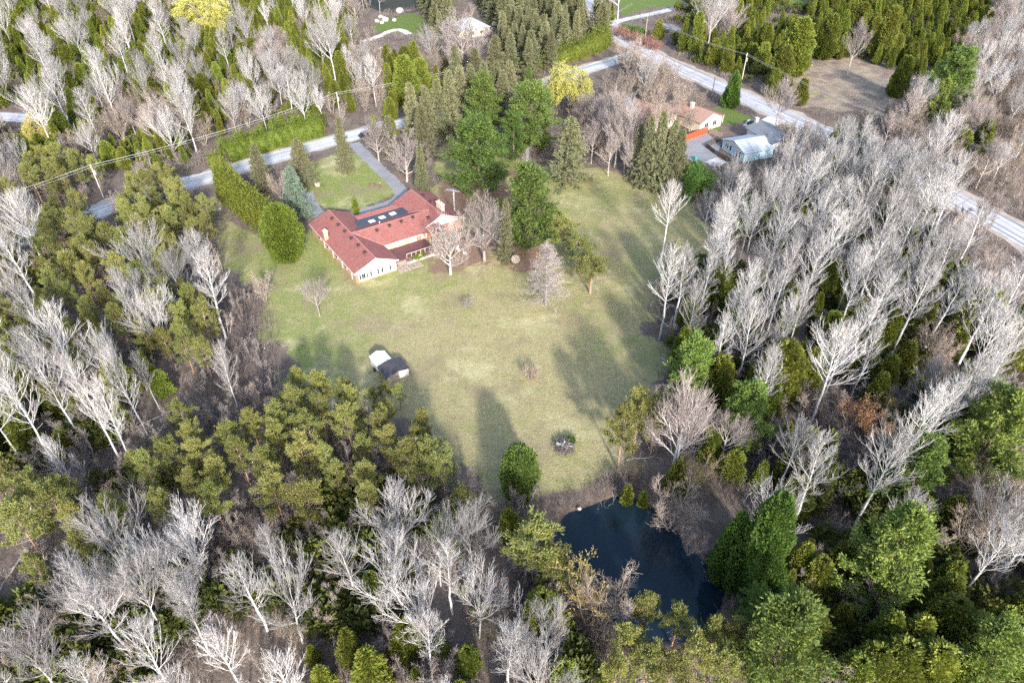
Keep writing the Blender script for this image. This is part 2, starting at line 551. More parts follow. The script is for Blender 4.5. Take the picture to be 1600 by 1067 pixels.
def vnoise(x, y, s, seed):
    r = np.random.default_rng(seed).random((128, 128))
    a, b = x / s + 500.3, y / s + 500.7
    i, j = np.floor(a).astype(int), np.floor(b).astype(int)
    f, g = a - i, b - j
    f, g = f * f * (3 - 2 * f), g * g * (3 - 2 * g)
    q = lambda ii, jj: r[ii % 128, jj % 128]
    return (q(i, j) * (1 - f) + q(i + 1, j) * f) * (1 - g) + (q(i, j + 1) * (1 - f) + q(i + 1, j + 1) * f) * g


JX = GX + (vnoise(GX, GY, 5, 1) - .5) * 7
JY = GY + (vnoise(GX, GY, 5, 2) - .5) * 7


def blur(a, n=2):
    a = a.astype(float)
    for _ in range(n):
        b = np.pad(a, 1, mode='edge')
        a = (b[:-2, 1:-1] + b[2:, 1:-1] + b[1:-1, :-2] + b[1:-1, 2:] + 2 * b[1:-1, 1:-1]) / 6
    return a


lawn_m = blur(inside(W_LAWN, JX, JY) | inside(W_FRONT, GX, GY), 3)
lush = .14 + .25 * vnoise(GX, GY, 22, 5)
for (u, v, rad, amt) in [(470, 520, 17, .45), (440, 420, 13, .4), (700, 470, 16, .3), (560, 290, 30, .9), (520, 300, 18, .7), (590, 285, 16, .4), (880, 300, 18, .25), (1000, 330, 22, .1), (640, 460, 14, .25), (480, 560, 12, .35),
                         (860, 470, 16, .25), (740, 560, 22, -.35), (620, 500, 17, -.3), (840, 560, 16, -.15), (900, 440, 12, -.25), (400, 360, 14, -.1), (350, 330, 10, -.35), (790, 500, 14, -.2)]:
    p = P(u, v)
    lush += amt * np.exp(-((GX - p[0]) ** 2 + (GY - p[1]) ** 2) / rad ** 2)
mulch_m = np.zeros_like(GX, bool)
for m_ in MULCH + [PINE_BED]:
    mulch_m |= inside(wpoly(m_), JX, JY)
# the pine bed is litter only in patches
mulch_f = blur(mulch_m, 2) * (.28 + .75 * vnoise(GX, GY, 7, 9))
mead_m = blur(inside(wpoly(MEADOW), JX, JY), 3)
shoulder = np.zeros_like(GX)
rich_m = np.zeros_like(GX, bool)
for r_ in RICH:
    rich_m |= inside(wpoly(r_), GX, GY)
SX, SY = GX + (vnoise(GX, GY, 3.2, 21) - .5) * 4.2, GY + (vnoise(GX, GY, 3.2, 22) - .5) * 4.2
pond_raw = inside(W_POND, SX, SY) | inside(W_TOP, SX, SY)
pond_m = blur(pond_raw, 3)
mud_m = np.maximum(blur(inside(smooth_poly(wpoly(BANK)), JX, JY), 3) * .62, blur(pond_raw, 5) * 1.6)
GZ = -1.5 * np.clip(pond_m * 1.5 - .25, 0, 1)
near = (GX > -340) & (GX < 340) & (GY > 5) & (GY < 425)
wood = near & (lawn_m < .2) & (pond_m < .02)
ny, nx = GX.shape
idx = np.arange(ny * nx).reshape(ny, nx)
Q = np.stack([idx[:-1, :-1], idx[:-1, 1:], idx[1:, 1:], idx[1:, :-1]], -1).reshape(-1, 4)
COV = np.stack([lawn_m, np.clip(lush, 0, 1), mulch_f, np.ones_like(GX)], -1).reshape(-1, 4)
COV2 = np.stack([mead_m, np.clip(mud_m, 0, 1), blur(rich_m, 1), np.ones_like(GX)], -1).reshape(-1, 4)


def add_cover(me, sel=None):
    for nm, arr in (("cover", COV), ("cover2", COV2)):
        a = me.attributes.new(nm, 'FLOAT_COLOR', 'POINT')
        a.data.foreach_set("color", (arr if sel is None else arr[sel]).astype(np.float32).ravel())


VG = np.stack([GX, GY, GZ], -1).reshape(-1, 3)
me = mk_mesh("ground", VG, quads=Q, mat=M['ground'], smooth=True)
add_cover(me)
tag(link("ground", me), kind='structure')
lq = (lawn_m.reshape(-1)[Q].min(1) > .3) & (GZ.reshape(-1)[Q].min(1) > -.02)
sel, inv = np.unique(Q[lq], return_inverse=True)
me = mk_mesh("lawn", VG[sel] + np.array([0, 0, .004]), quads=inv.reshape(-1, 4), mat=M['ground'], smooth=True)
add_cover(me, sel)
tag(link("lawn", me), kind='structure')


def sheet(name, poly, z, mat, kind='structure'):
    mb = MB(); mb.poly([(p[0], p[1], z) for p in poly])
    return tag(mb.build(name, mat), kind=kind)


grow_out = lambda q, k: q.mean(0) + (q - q.mean(0)) * k
sheet("pond_water", grow_out(W_POND, 1.16), -.42, M['water'])
sheet("far_pond_water", grow_out(W_TOP, 1.1), -.42, M['brown_water'])
ribbon("road_shoulder", ROAD_B, 11.5, .009, M['shoulder'], .5, 3)
ribbon("gravel_shoulder", ROAD_A, 8.6, .006, M['shoulder'], .4, 4)
ribbon("front_road", ROAD_A, 6.8, .012, M['gravel'], .15, 5)
ribbon("paved_road", ROAD_B, 8.0, .018, M['road'], .08, 6)
ribbon("side_lane", LANE, 4.5, .022, M['gravel'], .2, 7)
ribbon("back_road", SIDE_ROAD, 7, .012, M['road'], .1, 8)
ribbon("driveway", DRIVE, 3.5, .016, M['drive'], .12, 9)
ribbon("neighbour_driveway", [(1215, 186), (1190, 196), (1165, 192)], 6.0, .024, M['path'], .1, 10)
ribbon("pale_gravel_path", [(566, 66), (590, 58), (608, 50), (625, 47), (640, 54)], 3.2, .012, M['path'], .25, 11)
ribbon("lane_turnout", [(1030, 38), (1052, 42), (1064, 52)], 4.0, .014, M["drive"], .2, 12)
sheet("gravel_yard", wpoly([(1062, 222), (1104, 208), (1126, 226), (1118, 252), (1093, 257), (1074, 248)]), .008, M['drive'])
sheet("concrete_pad", wpoly([(1101, 253), (1121, 246), (1136, 254), (1118, 263)]), .016, M['path'])


# ------------------------------------------------------------------ buildings
def shingles(name, c1, c2, c3):
    m, nt, out = new_mat(name)
    b = N(nt, "ShaderNodeBsdfPrincipled", Roughness=.9)
    b.inputs["Specular IOR Level"].default_value = .15
    tc = N(nt, "ShaderNodeTexCoord")
    br = N(nt, "ShaderNodeTexVoronoi", Scale=2.6)
    mp = N(nt, "ShaderNodeMapping"); mp.inputs["Scale"].default_value = (1.0, 1.4, 1.2)
    nt.links.new(tc.outputs["Object"], mp.inputs[0]); nt.links.new(mp.outputs[0], br.inputs["Vector"])
    nz = N(nt, "ShaderNodeTexNoise", Scale=.5, Detail=5.0)
    nt.links.new(tc.outputs["Object"], nz.inputs["Vector"])
    sp = N(nt, "ShaderNodeSeparateColor"); nt.links.new(br.outputs["Color"], sp.inputs[0])
    c = mixc(nt, c1, c2, sp.outputs[0])
    c = mixc(nt, c, c3, ramp(nt, nz.outputs[0], .45, .7))
    nt.links.new(c, b.inputs["Base Color"])
    bp = N(nt, "ShaderNodeBump", Strength=.4, Distance=.03)
    nt.links.new(sp.outputs[0], bp.inputs["Height"]); nt.links.new(bp.outputs[0], b.inputs["Normal"])
    nt.links.new(b.outputs[0], out.inputs[0])
    return m


def brick(name, c1, c2, mortar):
    m, nt, out = new_mat(name)
    b = N(nt, "ShaderNodeBsdfPrincipled", Roughness=.85)
    tc = N(nt, "ShaderNodeTexCoord")
    bt = N(nt, "ShaderNodeTexBrick", Scale=4.0)
    bt.inputs["Color1"].default_value = (*c1, 1); bt.inputs["Color2"].default_value = (*c2, 1); bt.inputs["Mortar"].default_value = (*mortar, 1)
    mp = N(nt, "ShaderNodeMapping"); mp.inputs["Rotation"].default_value = (math.radians(90), 0, 0)
    nt.links.new(tc.outputs["Object"], mp.inputs[0]); nt.links.new(mp.outputs[0], bt.inputs["Vector"])
    nt.links.new(bt.outputs[0], b.inputs["Base Color"]); nt.links.new(b.outputs[0], out.inputs[0])
    return m


M['red_roof'] = shingles("red_shingles", (.31, .122, .105), (.20, .080, .070), (.255, .115, .098))
M['ridge'] = simple("ridge_shingles", (.42, .20, .17), .9)
M['brick'] = brick("orange_brick", (.46, .16, .075), (.36, .11, .05), (.45, .34, .26))
M['pale_brick'] = brick("pale_brick", (.55, .36, .22), (.48, .28, .16), (.5, .42, .34))
M['cream'] = simple("cream_siding", (.58, .48, .38), .7, (.52, .43, .34), 1.0)
M['white'] = simple("white_paint", (.66, .65, .63), .6, (.58, .57, .55), 2.0)
M['glass'] = simple("dark_glass", (.02, .024, .028), .08, spec=.6)
M['membrane'] = simple("roof_membrane", (.035, .045, .06), .45, (.05, .06, .075), .8)
M['skylight'] = simple("skylight_dome", (.78, .80, .82), .25, spec=.5)
M['vent'] = simple("vent_metal", (.06, .04, .04), .6)
M['deck'] = simple("deck_stain", (.15, .07, .065), .8, (.11, .05, .05), 1.5)
M['stone'] = simple("patio_stone", (.40, .31, .27), .9, (.29, .23, .20), 1.3, bump=.3)
M['rock'] = simple("pale_rock", (.62, .57, .50), .9, (.46, .42, .37), 1.2, bump=.5)
M['wood'] = simple("weathered_wood", (.34, .29, .24), .85, (.24, .20, .17), 3.0)
M['pole_wood'] = simple("pole_wood", (.50, .46, .41), .85, (.40, .36, .32), 2.0)
M['dark_wood'] = simple("dark_wood", (.10, .085, .075), .85)
M['steel'] = simple("galvanised_steel", (.55, .57, .58), .4, metal=.6)
M['wire'] = simple("wire_metal", (.50, .50, .48), .5)
M['ceramic'] = simple("porcelain", (.75, .75, .73), .3)
M['red_fence'] = simple("red_fence_stain", (.50, .085, .035), .7, (.40, .07, .03), 2.0)
M['tan_roof'] = shingles("tan_shingles", (.36, .23, .18), (.27, .17, .13), (.32, .20, .16))
M['grey_roof'] = shingles("grey_shingles", (.20, .21, .24), (.13, .14, .16), (.17, .18, .20))
M['pale_roof'] = shingles("pale_shingles", (.42, .46, .50), (.34, .38, .42), (.40, .42, .45))
M['blue_wall'] = simple("pale_blue_siding", (.46, .66, .74), .6, (.40, .58, .66), 1.0)
M['tarp_white'] = simple("white_tarp", (.78, .82, .82), .45, (.70, .77, .78), 1.5)
M['tarp_black'] = simple("black_roof_felt", (.045, .042, .05), .75, (.075, .068, .075), 2.2, bump=.4)
M['carpaint_black'] = simple("black_car_paint", (.02, .02, .022), .2, spec=.6)
M['carpaint_white'] = simple("white_car_paint", (.75, .75, .75), .25, spec=.5)
M['rubber'] = simple("rubber", (.03, .03, .03), .9)
M['teal'] = simple("teal_plastic", (.05, .36, .34), .5)

HA, HB = P(557.5, 443), P(618.7, 422.6)
HROT = math.atan2(HB[1] - HA[1], HB[0] - HA[0])
house = link("ranch_house", None, loc=tuple(HA), rz=HROT)
tag(house, "long red-roofed brick ranch house with two gabled wings on the open lawn", "house")


def H(u, v, z):
    """photo position at height z, in the house's own axes"""
    d = P(u, v, z) - HA
    c, s = math.cos(HROT), math.sin(HROT)
    return np.array([d[0] * c + d[1] * s, -d[0] * s + d[1] * c, z])


ZE, ZR, ZR2 = 2.55, 4.65, 5.05


def gable_walls(name, x0, x1, y0, y1, ze, zr, mat, parent):
    mb = MB()
    xm = (x0 + x1) / 2
    mb.extrude([(x0, y0, 0), (x1, y0, 0), (x1, y0, ze), (xm, y0, zr), (x0, y0, ze)], (0, y1 - y0, 0))
    return mb.build(name, mat, parent)


# left wing 0..9.1 x 0.4..24.6 ; middle 9.1..19.7 x 7..20 ; right wing 19.7..29.9 x 8.2..22.6
gable_walls("wall", 0, 9.1, 0, 24.4, ZE - .12, ZR - .25, M['brick'], house)
gable_walls("wall", 19.7, 29.9, 8.2, 22.6, ZE - .12, ZR2 - .25, M['brick'], house)
mb = MB(); mb.box(9.05, 19.75, 7.2, 20.4, 0, ZE - .1); mb.build("wall", M['brick'], house)


def roof_slopes(name, x0, x1, y0, y1, ze, zr, mat, parent, t=.18):
    xm = (x0 + x1) / 2
    mb = MB()
    mb.slab([(x0, y0, ze), (xm, y0, zr), (xm, y1, zr), (x0, y1, ze)], t)
    mb.slab([(xm + .004, y0, zr), (x1, y0, ze), (x1, y1, ze), (xm + .004, y1, zr)], t)
    r = mb.build(name, mat, parent)
    rc = MB()
    rc.box(xm - .13, xm + .13, y0, y1, zr - .02, zr + .05)
    rc.build("ridge_cap", M['ridge'], r)
    fa = MB()
    for y in (y0 - .03, y1):
        for a, b in (((x0, ze), (xm, zr)), ((xm, zr), (x1, ze))):
            fa.extrude([(a[0], y, a[1] - .26), (b[0], y, b[1] - .26), (b[0], y, b[1] - .01), (a[0], y, a[1] - .01)], (0, .03, 0))
    for x in (x0 - .03, x1):
        fa.box(x, x + .03, y0, y1, ze - .26, ze - .01)
    fa.build("fascia", M['white'], r)
    return r


roofL = roof_slopes("roof", -.35, 9.65, -.35, 24.9, ZE, ZR, M['red_roof'], house)
roofR = roof_slopes("roof", 19.1, 30.4, 7.75, 23.0, ZE, ZR2, M['red_roof'], house)
mb = MB()
mb.slab([(4.9, 6.55, ZE), (24, 6.55, ZE), (24, 12.0, ZR - .02), (4.9, 12.0, ZR - .02)], .18)
mb.slab([(4.9, 12.004, ZR - .02), (23.6, 12.004, ZR - .02), (23.6, 15.6, 3.45), (4.9, 15.6, 3.45)], .18)
mb.slab([(9.2, 19.3, 3.02), (19.6, 19.3, 3.02), (19.6, 20.9, 3.42), (9.2, 20.9, 3.42)], .16)
roofM = mb.build("roof", M['red_roof'], house)
rc = MB(); rc.box(5.2, 23.2, 11.87, 12.13, ZR - .03, ZR + .03)
# valley flashings
for a, b in (((4.9, 12.0, ZR + .01), (9.65, 6.65, ZE + .03)), ((4.9, 12.1, ZR + .01), (8.6, 15.6, 3.2)), ((23.7, 12.0, ZR + .03), (19.15, 6.9, ZE + .05)), ((23.7, 12.1, ZR + .03), (20.0, 15.5, 3.5))):
    rc.tube(a, b, .09, n=5)
rc.build("ridge_cap", M['ridge'], roofM)
fa = MB(); fa.box(9.7, 19.05, 6.5, 6.545, ZE - .27, ZE - .01); fa.build("fascia", M['white'], roofM)
mb = MB()
mb.slab([(7.6, 15.6, 3.43), (20.4, 15.6, 3.43), (20.4, 19.32, 3.10), (7.6, 19.32, 3.10)], .15)
panel = mb.build("flat_roof", M['membrane'], house)
for (u, v) in ((581, 346), (597, 340), (613.5, 334)):
    p = H(u, v, 3.35)
    s = MB(); s.box(p[0] - .62, p[0] + .62, p[1] - .5, p[1] + .5, 3.12, 3.50)
    sk = s.build("skylight", M['skylight'], house)
    s = MB(); s.box(p[0] - .72, p[0] + .72, p[1] - .6, p[1] + .6, 3.1, 3.42); s.build("curb", M['white'], sk)
p = H(592, 350, 3.9)
mb = MB(); mb.tube((p[0], p[1] - .5, 3.7), (p[0], p[1] - .5, 4.75), .12); mb.build("vent_pipe", M['white'], house)


def roof_z(x, y):
    z = []
    if -.35 <= x <= 9.65 and -.35 <= y <= 24.9: z.append(ZE + (ZR - ZE) * (1 - abs(x - 4.65) / 5.0))
    if 19.1 <= x <= 30.4 and 7.75 <= y <= 23: z.append(ZE + (ZR2 - ZE) * (1 - abs(x - 24.75) / 5.65))
    if 4.9 <= x <= 24 and 6.55 <= y <= 12: z.append(ZE + (ZR - ZE) * (y - 6.55) / 5.45)
    if 4.9 <= x <= 24 and 12 <= y <= 15.6: z.append(ZR - (ZR - 3.45) * (y - 12) / 3.6)
    return max(z) if z else 3.0


for (u, v) in ((519, 342.5), (529, 352.5), (539, 362.5), (549, 373.5), (560, 384.5), (570, 395.5), (589, 360.5), (608.5, 353), (627, 346.5), (645, 340), (661, 306), (672.5, 316.5), (669, 341)):
    z = 3.8
    for _ in range(6):
        p = H(u, v, z); z = roof_z(p[0], p[1])
    mb = MB(); mb.box(p[0] - .27, p[0] + .27, p[1] - .27, p[1] + .27, z - .1, z + .30)
    mb.box(p[0] - .34, p[0] + .34, p[1] - .34, p[1] + .34, z + .30, z + .36)
    mb.build("roof_vent", M['vent'], house)


def chimney(x0, x1, y0, y1, z0, z1, mat, pots):
    mb = MB(); mb.box(x0, x1, y0, y1, z0, z1)
    c = mb.build("chimney", mat, house)
    mb = MB(); mb.box(x0 - .12, x1 + .12, y0 - .12, y1 + .12, z1, z1 + .18); mb.build("chimney_cap", M['cream'], c)
    for i in range(pots):
        y = y0 + (i + .5) * (y1 - y0) / pots; x = (x0 + x1) / 2
        mb = MB(); mb.tube((x, y, z1 + .18), (x, y, z1 + .65), .2, .16); mb.build("flue", M['pale_brick'], c)


z = 3.2
p = H(509, 371, z)
chimney(p[0] - .35, p[0] + .45, p[1] - .4, p[1] + .4, 2.4, 4.7, M['pale_brick'], 1)
p = H(683, 327, ZR2)
chimney(25.8, 26.6, 10.0, 12.4, 4.0, 5.9, M['cream'], 2)


def wall_panel(name, x0, x1, y, z0, z1, mat, parent=None, t=.06):
    mb = MB(); mb.box(x0, x1, y - t, y - .003, z0, z1)
    return mb.build(name, mat, parent or house)


def window(x0, x1, y, z0, z1, panes=1, parent=None, frame=.09):
    f = MB()
    f.box(x0 - frame, x1 + frame, y - .10, y - .004, z0 - frame, z0)
    f.box(x0 - frame, x1 + frame, y - .10, y - .004, z1, z1 + frame)
    n = panes
    for k in range(n + 1):
        xx = x0 + (x1 - x0) * k / n
        f.box(xx - frame / 2 - (frame / 2 if k == 0 else 0), xx + frame / 2 + (frame / 2 if k == n else 0), y - .097, y - .004, z0, z1)
    w_ = f.build("window", M['white'], parent or house)
    for k in range(n):
        a, b = x0 + (x1 - x0) * k / n + frame / 2, x0 + (x1 - x0) * (k + 1) / n - frame / 2
        g = MB(); g.box(a, b, y - .055, y - .006, z0 + .002, z1 - .002); g.build("pane", M['glass'], w_)
    return w_


# front gable of the left wing: cream sheet above, a band of white panels and narrow windows, pale brick below
mb = MB(); mb.extrude([(.05, -.07, 2.02), (9.05, -.07, 2.02), (9.05, -.07, ZE - .2), (4.55, -.07, ZR - .3), (.05, -.07, ZE - .2)], (0, .067, 0))
mb.build("gable_panel", M['white'], house)
wall_panel("sill_band", .55, 9.1, 0, .02, .62, M['pale_brick'])
for a, b in ((.5, .62), (2.75, 2.95), (8.9, 9.08)):
    wall_panel("corner_board", a, b, -.062, .62, 2.0, M['cream'], t=.03)
wall_panel("wall_panel", .55, 9.1, 0, .62, 2.02, M['white'])
for a, b, n in ((.72, 1.08, 1), (1.25, 2.1, 2), (2.26, 2.6, 1), (3.1, 3.5, 1), (4.72, 5.1, 1), (5.65, 6.05, 1), (7.45, 7.85, 1)):
    window(a, b, -.06, .72, 1.85, n, frame=.035)
for a, b in ((3.6, 4.6), (6.2, 7.4), (7.95, 8.75)):
    wall_panel("door", a, b, -.06, .3, 1.8, M['white'], t=.05)
# long left wall: white windows in the brick
for y in (4.5, 9.3, 14.2, 19.0):
    mb = MB(); mb.box(-.07, -.004, y, y + 1.3, .95, 2.0); wd = mb.build("window", M['white'], house)
    mb = MB(); mb.box(-.08, -.071, y + .1, y + 1.2, 1.05, 1.9); mb.build("pane", M['glass'], wd)
for y in (2.0, 7.0, 12, 17):
    mb = MB(); mb.box(-.10, -.004, y, y + .12, .02, 2.3); mb.build("downpipe", M['white'], house)
# middle: alternating white and brick bays above the deck
bays = [(9.4, 11.0, 'white'), (11.0, 12.6, 'pale_brick'), (12.6, 14.4, 'white'), (14.4, 15.8, 'pale_brick'), (15.8, 17.6, 'white'), (17.6, 18.8, 'brick'), (18.8, 19.65, 'cream')]
for a, b, mname in bays:
    wall_panel("wall_panel", a + .004, b - .004, 7.2, .9, 2.38, M[mname], t=.05)
# right wing gable
mb = MB(); mb.extrude([(20.2, 8.13, 2.25), (29.4, 8.13, 2.25), (24.8, 8.13, ZR2 - .38)], (0, .066, 0)); mb.build("gable_panel", M['white'], house)
window(22.0, 24.4, 8.2, .55, 2.1, 2, frame=.12)
wall_panel("door", 20.1, 20.8, 8.2, .25, 2.2, M['white'])
dr = wall_panel("door", 26.4, 27.6, 8.2, .2, 2.15, M['cream'])
mb = MB(); mb.box(27.35, 27.45, 8.10, 8.138, 1.05, 1.15); mb.build("handle", M['vent'], dr)
for a in (21.35, 25.2):
    mb = MB(); mb.box(a - .1, a + .1, 8.05, 8.197, 1.5, 1.85); mb.build("wall_lamp", M['vent'], house)
# deck: separate boards
for k in range(17):
    y = 2.0 + k * .305
    mb = MB(); mb.box(9.5, 19.4, y, y + .285, .72, .78); mb.build("deck_board", M['deck'], house)
mb = MB()
mb.box(9.5, 19.4, 1.94, 1.99, .45, .78)
for x in (9.7, 12.9, 16.1, 19.2):
    for y in (2.2, 6.8): mb.box(x - .07, x + .07, y - .07, y + .07, 0, .715)
mb.build("deck_frame", M['deck'], house)
mb = MB()
for k in range(7):
    x = 12.6 + k * 1.1
    mb.box(x - .05, x + .05, 1.99, 2.06, .78, 1.65)
mb.box(12.5, 19.3, 1.97, 2.09, 1.65, 1.73)
mb.build("railing", M['cream'], house)
for k in range(3):
    mb = MB(); mb.box(10.0, 12.2, 1.94 - .32 * (k + 1), 1.936 - .32 * k, .05, .56 - .2 * k); mb.build("step", M['wood'], house)


def on_house(x, y, z=0.0):
    c, s = math.cos(HROT), math.sin(HROT)
    return np.array([HA[0] + x * c - y * s, HA[1] + x * s + y * c, z])


# patio of loose stones beside the left wing
rg = random.Random(4)
patio = link("stone_patio", None, loc=tuple(on_house(11.5, 0, .004)), rz=HROT)
tag(patio, "curved patio of reddish stones beside the house's front gable", "patio")
for i in range(6):
    for j in range(4):
        if (i + j) > 7: continue
        x, y = -1.9 + i * .95 + rg.uniform(-.1, .1), -1.2 + j * .68 + rg.uniform(-.1, .1)
        a, b = .42 + rg.uniform(-.05, .04), .29 + rg.uniform(-.03, .03)
        mb = MB(); mb.extrude([(x - a, y - b, 0), (x + a * .9, y - b * 1.05, 0), (x + a, y + b * .9, 0), (x - a * .85, y + b, 0)], (0, 0, .07 + rg.uniform(0, .05)))
        mb.build("stone", M['stone'], patio)
rw = link("stone_edging", None, loc=tuple(on_house(14.5, 1.0)), rz=HROT)
tag(rw, "low edging of pale stones in front of the deck", "stone edging")
for i in range(11):
    x = -2.2 + i * .72 + rg.uniform(-.1, .1); s = rg.uniform(.26, .38)
    mb = MB(); mb.extrude([(x - s, -s * .7, 0), (x + s * .9, -s * .8, 0), (x + s, s * .6, 0), (x - s * .8, s * .8, 0)], (rg.uniform(-.05, .05), 0, .3 + rg.uniform(0, .2)))
    mb.build("stone", M['rock' if i % 3 else 'stone'], rw)


def boulder(name, p, r, label, cat, seed, squash=.7, mat='rock', group=None):
    import bmesh
    b = bmesh.new(); bmesh.ops.create_icosphere(b, subdivisions=2, radius=1)
    rr = random.Random(seed); dirs = [Vector((rr.gauss(0, 1), rr.gauss(0, 1), rr.gauss(0, 1))).normalized() for _ in range(7)]
    for v in b.verts:
        k = 1.0
        for d in dirs:
            k = min(k, .78 / max(.01, v.co.normalized().dot(d))) if v.co.normalized().dot(d) > .7 else k
        v.co = v.co * k
        v.co = Vector((v.co.x * r * 1.2, v.co.y * r, (v.co.z * squash + squash * .45) * r))
    me_ = bpy.data.meshes.new(name); b.to_mesh(me_); b.free(); me_.materials.append(M[mat])
    o = link(name, me_, loc=(p[0], p[1], 0), rz=rr.uniform(0, 6))
    return tag(o, label, cat, group)


boulder("boulder", P(497, 290), 1.0, "round pale boulder under the spruce beside the front lawn", "boulder", 3)
for i, (u, v, r, lab) in enumerate([(602, 33, 1.6, "largest pale boulder on the grass by the far brown pond"), (595, 28, 1.1, "upright pale boulder just above the largest one by the far pond"),
                                    (616, 33, 1.0, "solitary pale boulder right of the largest one by the far pond"), (589, 35, 1.1, "low pale boulder at the left end of the far pond group"),
                                    (597, 37, .9, "small pale boulder below the largest one by the far pond"), (625, 20, 1.8, "long pale rock at the water's edge of the far pond")]):
    boulder("boulder", P(u, v), r, lab, "boulder", 20 + i, .8, group="pale boulders by the far pond")
boulder("boulder", P(344, 327), .45, "small pale stone on bare ground left of the tall cedar hedge", "stone", 61)
boulder("boulder", P(905, 795), .3, "small pale stone on the muddy far bank of the pond", "stone", 62)

# leaning round stone beside the spruce
disc = link("stone_disc", None, loc=tuple(P(805, 411)), rz=.3)
tag(disc, "round pale stone disc leaning beside the dark green pine on the lawn", "stone disc")
mb = MB(); mb.tube((0, 0, .95), (0, -.32, 1.12), .95, n=20); mb.build("disc_face", M['wood'], disc)
mb = MB(); mb.tube((0, .22, .84), (0, -.01, .955), 1.1, n=20); mb.build("rim", M['vent'], disc)
mb = MB(); mb.box(-.7, .7, -.1, .7, 0, .3); mb.build("base_stone", M['rock'], disc)

# television mast at the right wing
mast = link("antenna_mast", None, loc=tuple(P(711, 347)))
tag(mast, "tall steel television antenna mast beside the house's right gable", "antenna mast")
mb = MB()
for k in range(3):
    a = 2 * math.pi * k / 3
    mb.tube((.22 * math.cos(a), .22 * math.sin(a), 0), (.14 * math.cos(a), .14 * math.sin(a), 7.6), .035, n=5)
for j in range(15):
    z = .4 + j * .5
    for k in range(3):
        a, b = 2 * math.pi * k / 3, 2 * math.pi * (k + 1) / 3
        mb.tube((.2 * math.cos(a), .2 * math.sin(a), z), (.2 * math.cos(b), .2 * math.sin(b), z + .5), .018, n=4)
mb.build("lattice_tower", M['steel'], mast)
mb = MB(); mb.tube((-1.7, .6, 8.0), (1.5, -.5, 8.0), .06, n=6); mb.tube((0, 0, 7.6), (0, 0, 8.4), .05, n=6); mb.build("boom", M['steel'], mast)
for k in range(9):
    t = -1.5 + k * .36; L = .95 - .07 * k
    mb = MB(); mb.tube((t - .35 * L, -.35 * t + .05 - L, 8.0), (t + .35 * L, -.35 * t + .05 + L, 8.0), .035, n=5); mb.build("antenna_rod", M['steel'], mast)

# ------------------------------------------------------------------ sheds by the pine stand
S0, S1 = P(590.5, 581), P(611, 572.5)
SR = math.atan2(S1[1] - S0[1], S1[0] - S0[0])
shed = link("white_shed", None, loc=tuple(S0), rz=SR)
tag(shed, "small shed wrapped in a white tarpaulin at the lawn's lower edge", "shed")
gable_walls("wall", 0, 2.75, .2, 2.7, 1.55, 2.15, M['tarp_white'], shed)
mb = MB()
for a, b in (((-.12, 1.55), (1.375, 2.2)), ((1.379, 2.2), (2.87, 1.55))):
    mb.slab([(a[0], .05, a[1]), (b[0], .05, b[1]), (b[0], 2.85, b[1]), (a[0], 2.85, a[1])], .06)
mb.build("roof", M['tarp_white'], shed)
mb = MB(); mb.box(-.03, -.003, .8, 1.7, .02, 1.4); mb.build("door_flap", M['tarp_white'], shed)
mb = MB(); mb.box(-.5, -.15, .3, .9, 0, .45); mb.build("weight", M['vent'], shed)
dark = link("black_shed", None, loc=tuple(P(592.5, 585.5)), rz=SR)
tag(dark, "low shed with a black felt roof, right against the white one", "shed")
gable_walls("wall", .25, 4.25, -2.9, .35, 1.5, 1.9, M['wood'], dark)
mb = MB()
for a, b in (((0, 1.5), (2.25, 1.98)), ((2.254, 1.98), (4.5, 1.5))):
    mb.slab([(a[0], -3.1, a[1]), (b[0], -3.1, b[1]), (b[0], .42, b[1]), (a[0], .42, a[1])], .08)
mb.build("roof", M['tarp_black'], dark)
mb = MB(); mb.box(2.4, 4.22, -3.0, -2.905, .1, 1.45); mb.build("door", M['white'], dark)

# ------------------------------------------------------------------ blue house and tan house by the right road
B0, B1 = P(1127.6, 232), P(1161, 254)
BR = math.atan2(B1[1] - B0[1], B1[0] - B0[0]); BL = float(np.linalg.norm(B1 - B0))
blue = link("blue_house", None, loc=tuple(B0), rz=BR)
tag(blue, "pale blue house with a grey roof beside the right road", "house")
gable_walls("wall", 0, BL, 0, 9.5, 2.6, 4.1, M['blue_wall'], blue)


def simple_roof(x0, x1, y0, y1, ze, zr, mat, parent, axis='y'):
    mb = MB()
    if axis == 'y':
        xm = (x0 + x1) / 2
        mb.slab([(x0, y0, ze), (xm, y0, zr), (xm, y1, zr), (x0, y1, ze)], .15)
        mb.slab([(xm + .004, y0, zr), (x1, y0, ze), (x1, y1, ze), (xm + .004, y1, zr)], .15)
    else:
        ym = (y0 + y1) / 2
        mb.slab([(x0, y0, ze), (x1, y0, ze), (x1, ym, zr), (x0, ym, zr)], .15)
        mb.slab([(x0, ym + .004, zr), (x1, ym + .004, zr), (x1, y1, ze), (x0, y1, ze)], .15)
    return mb.build("roof", mat, parent)


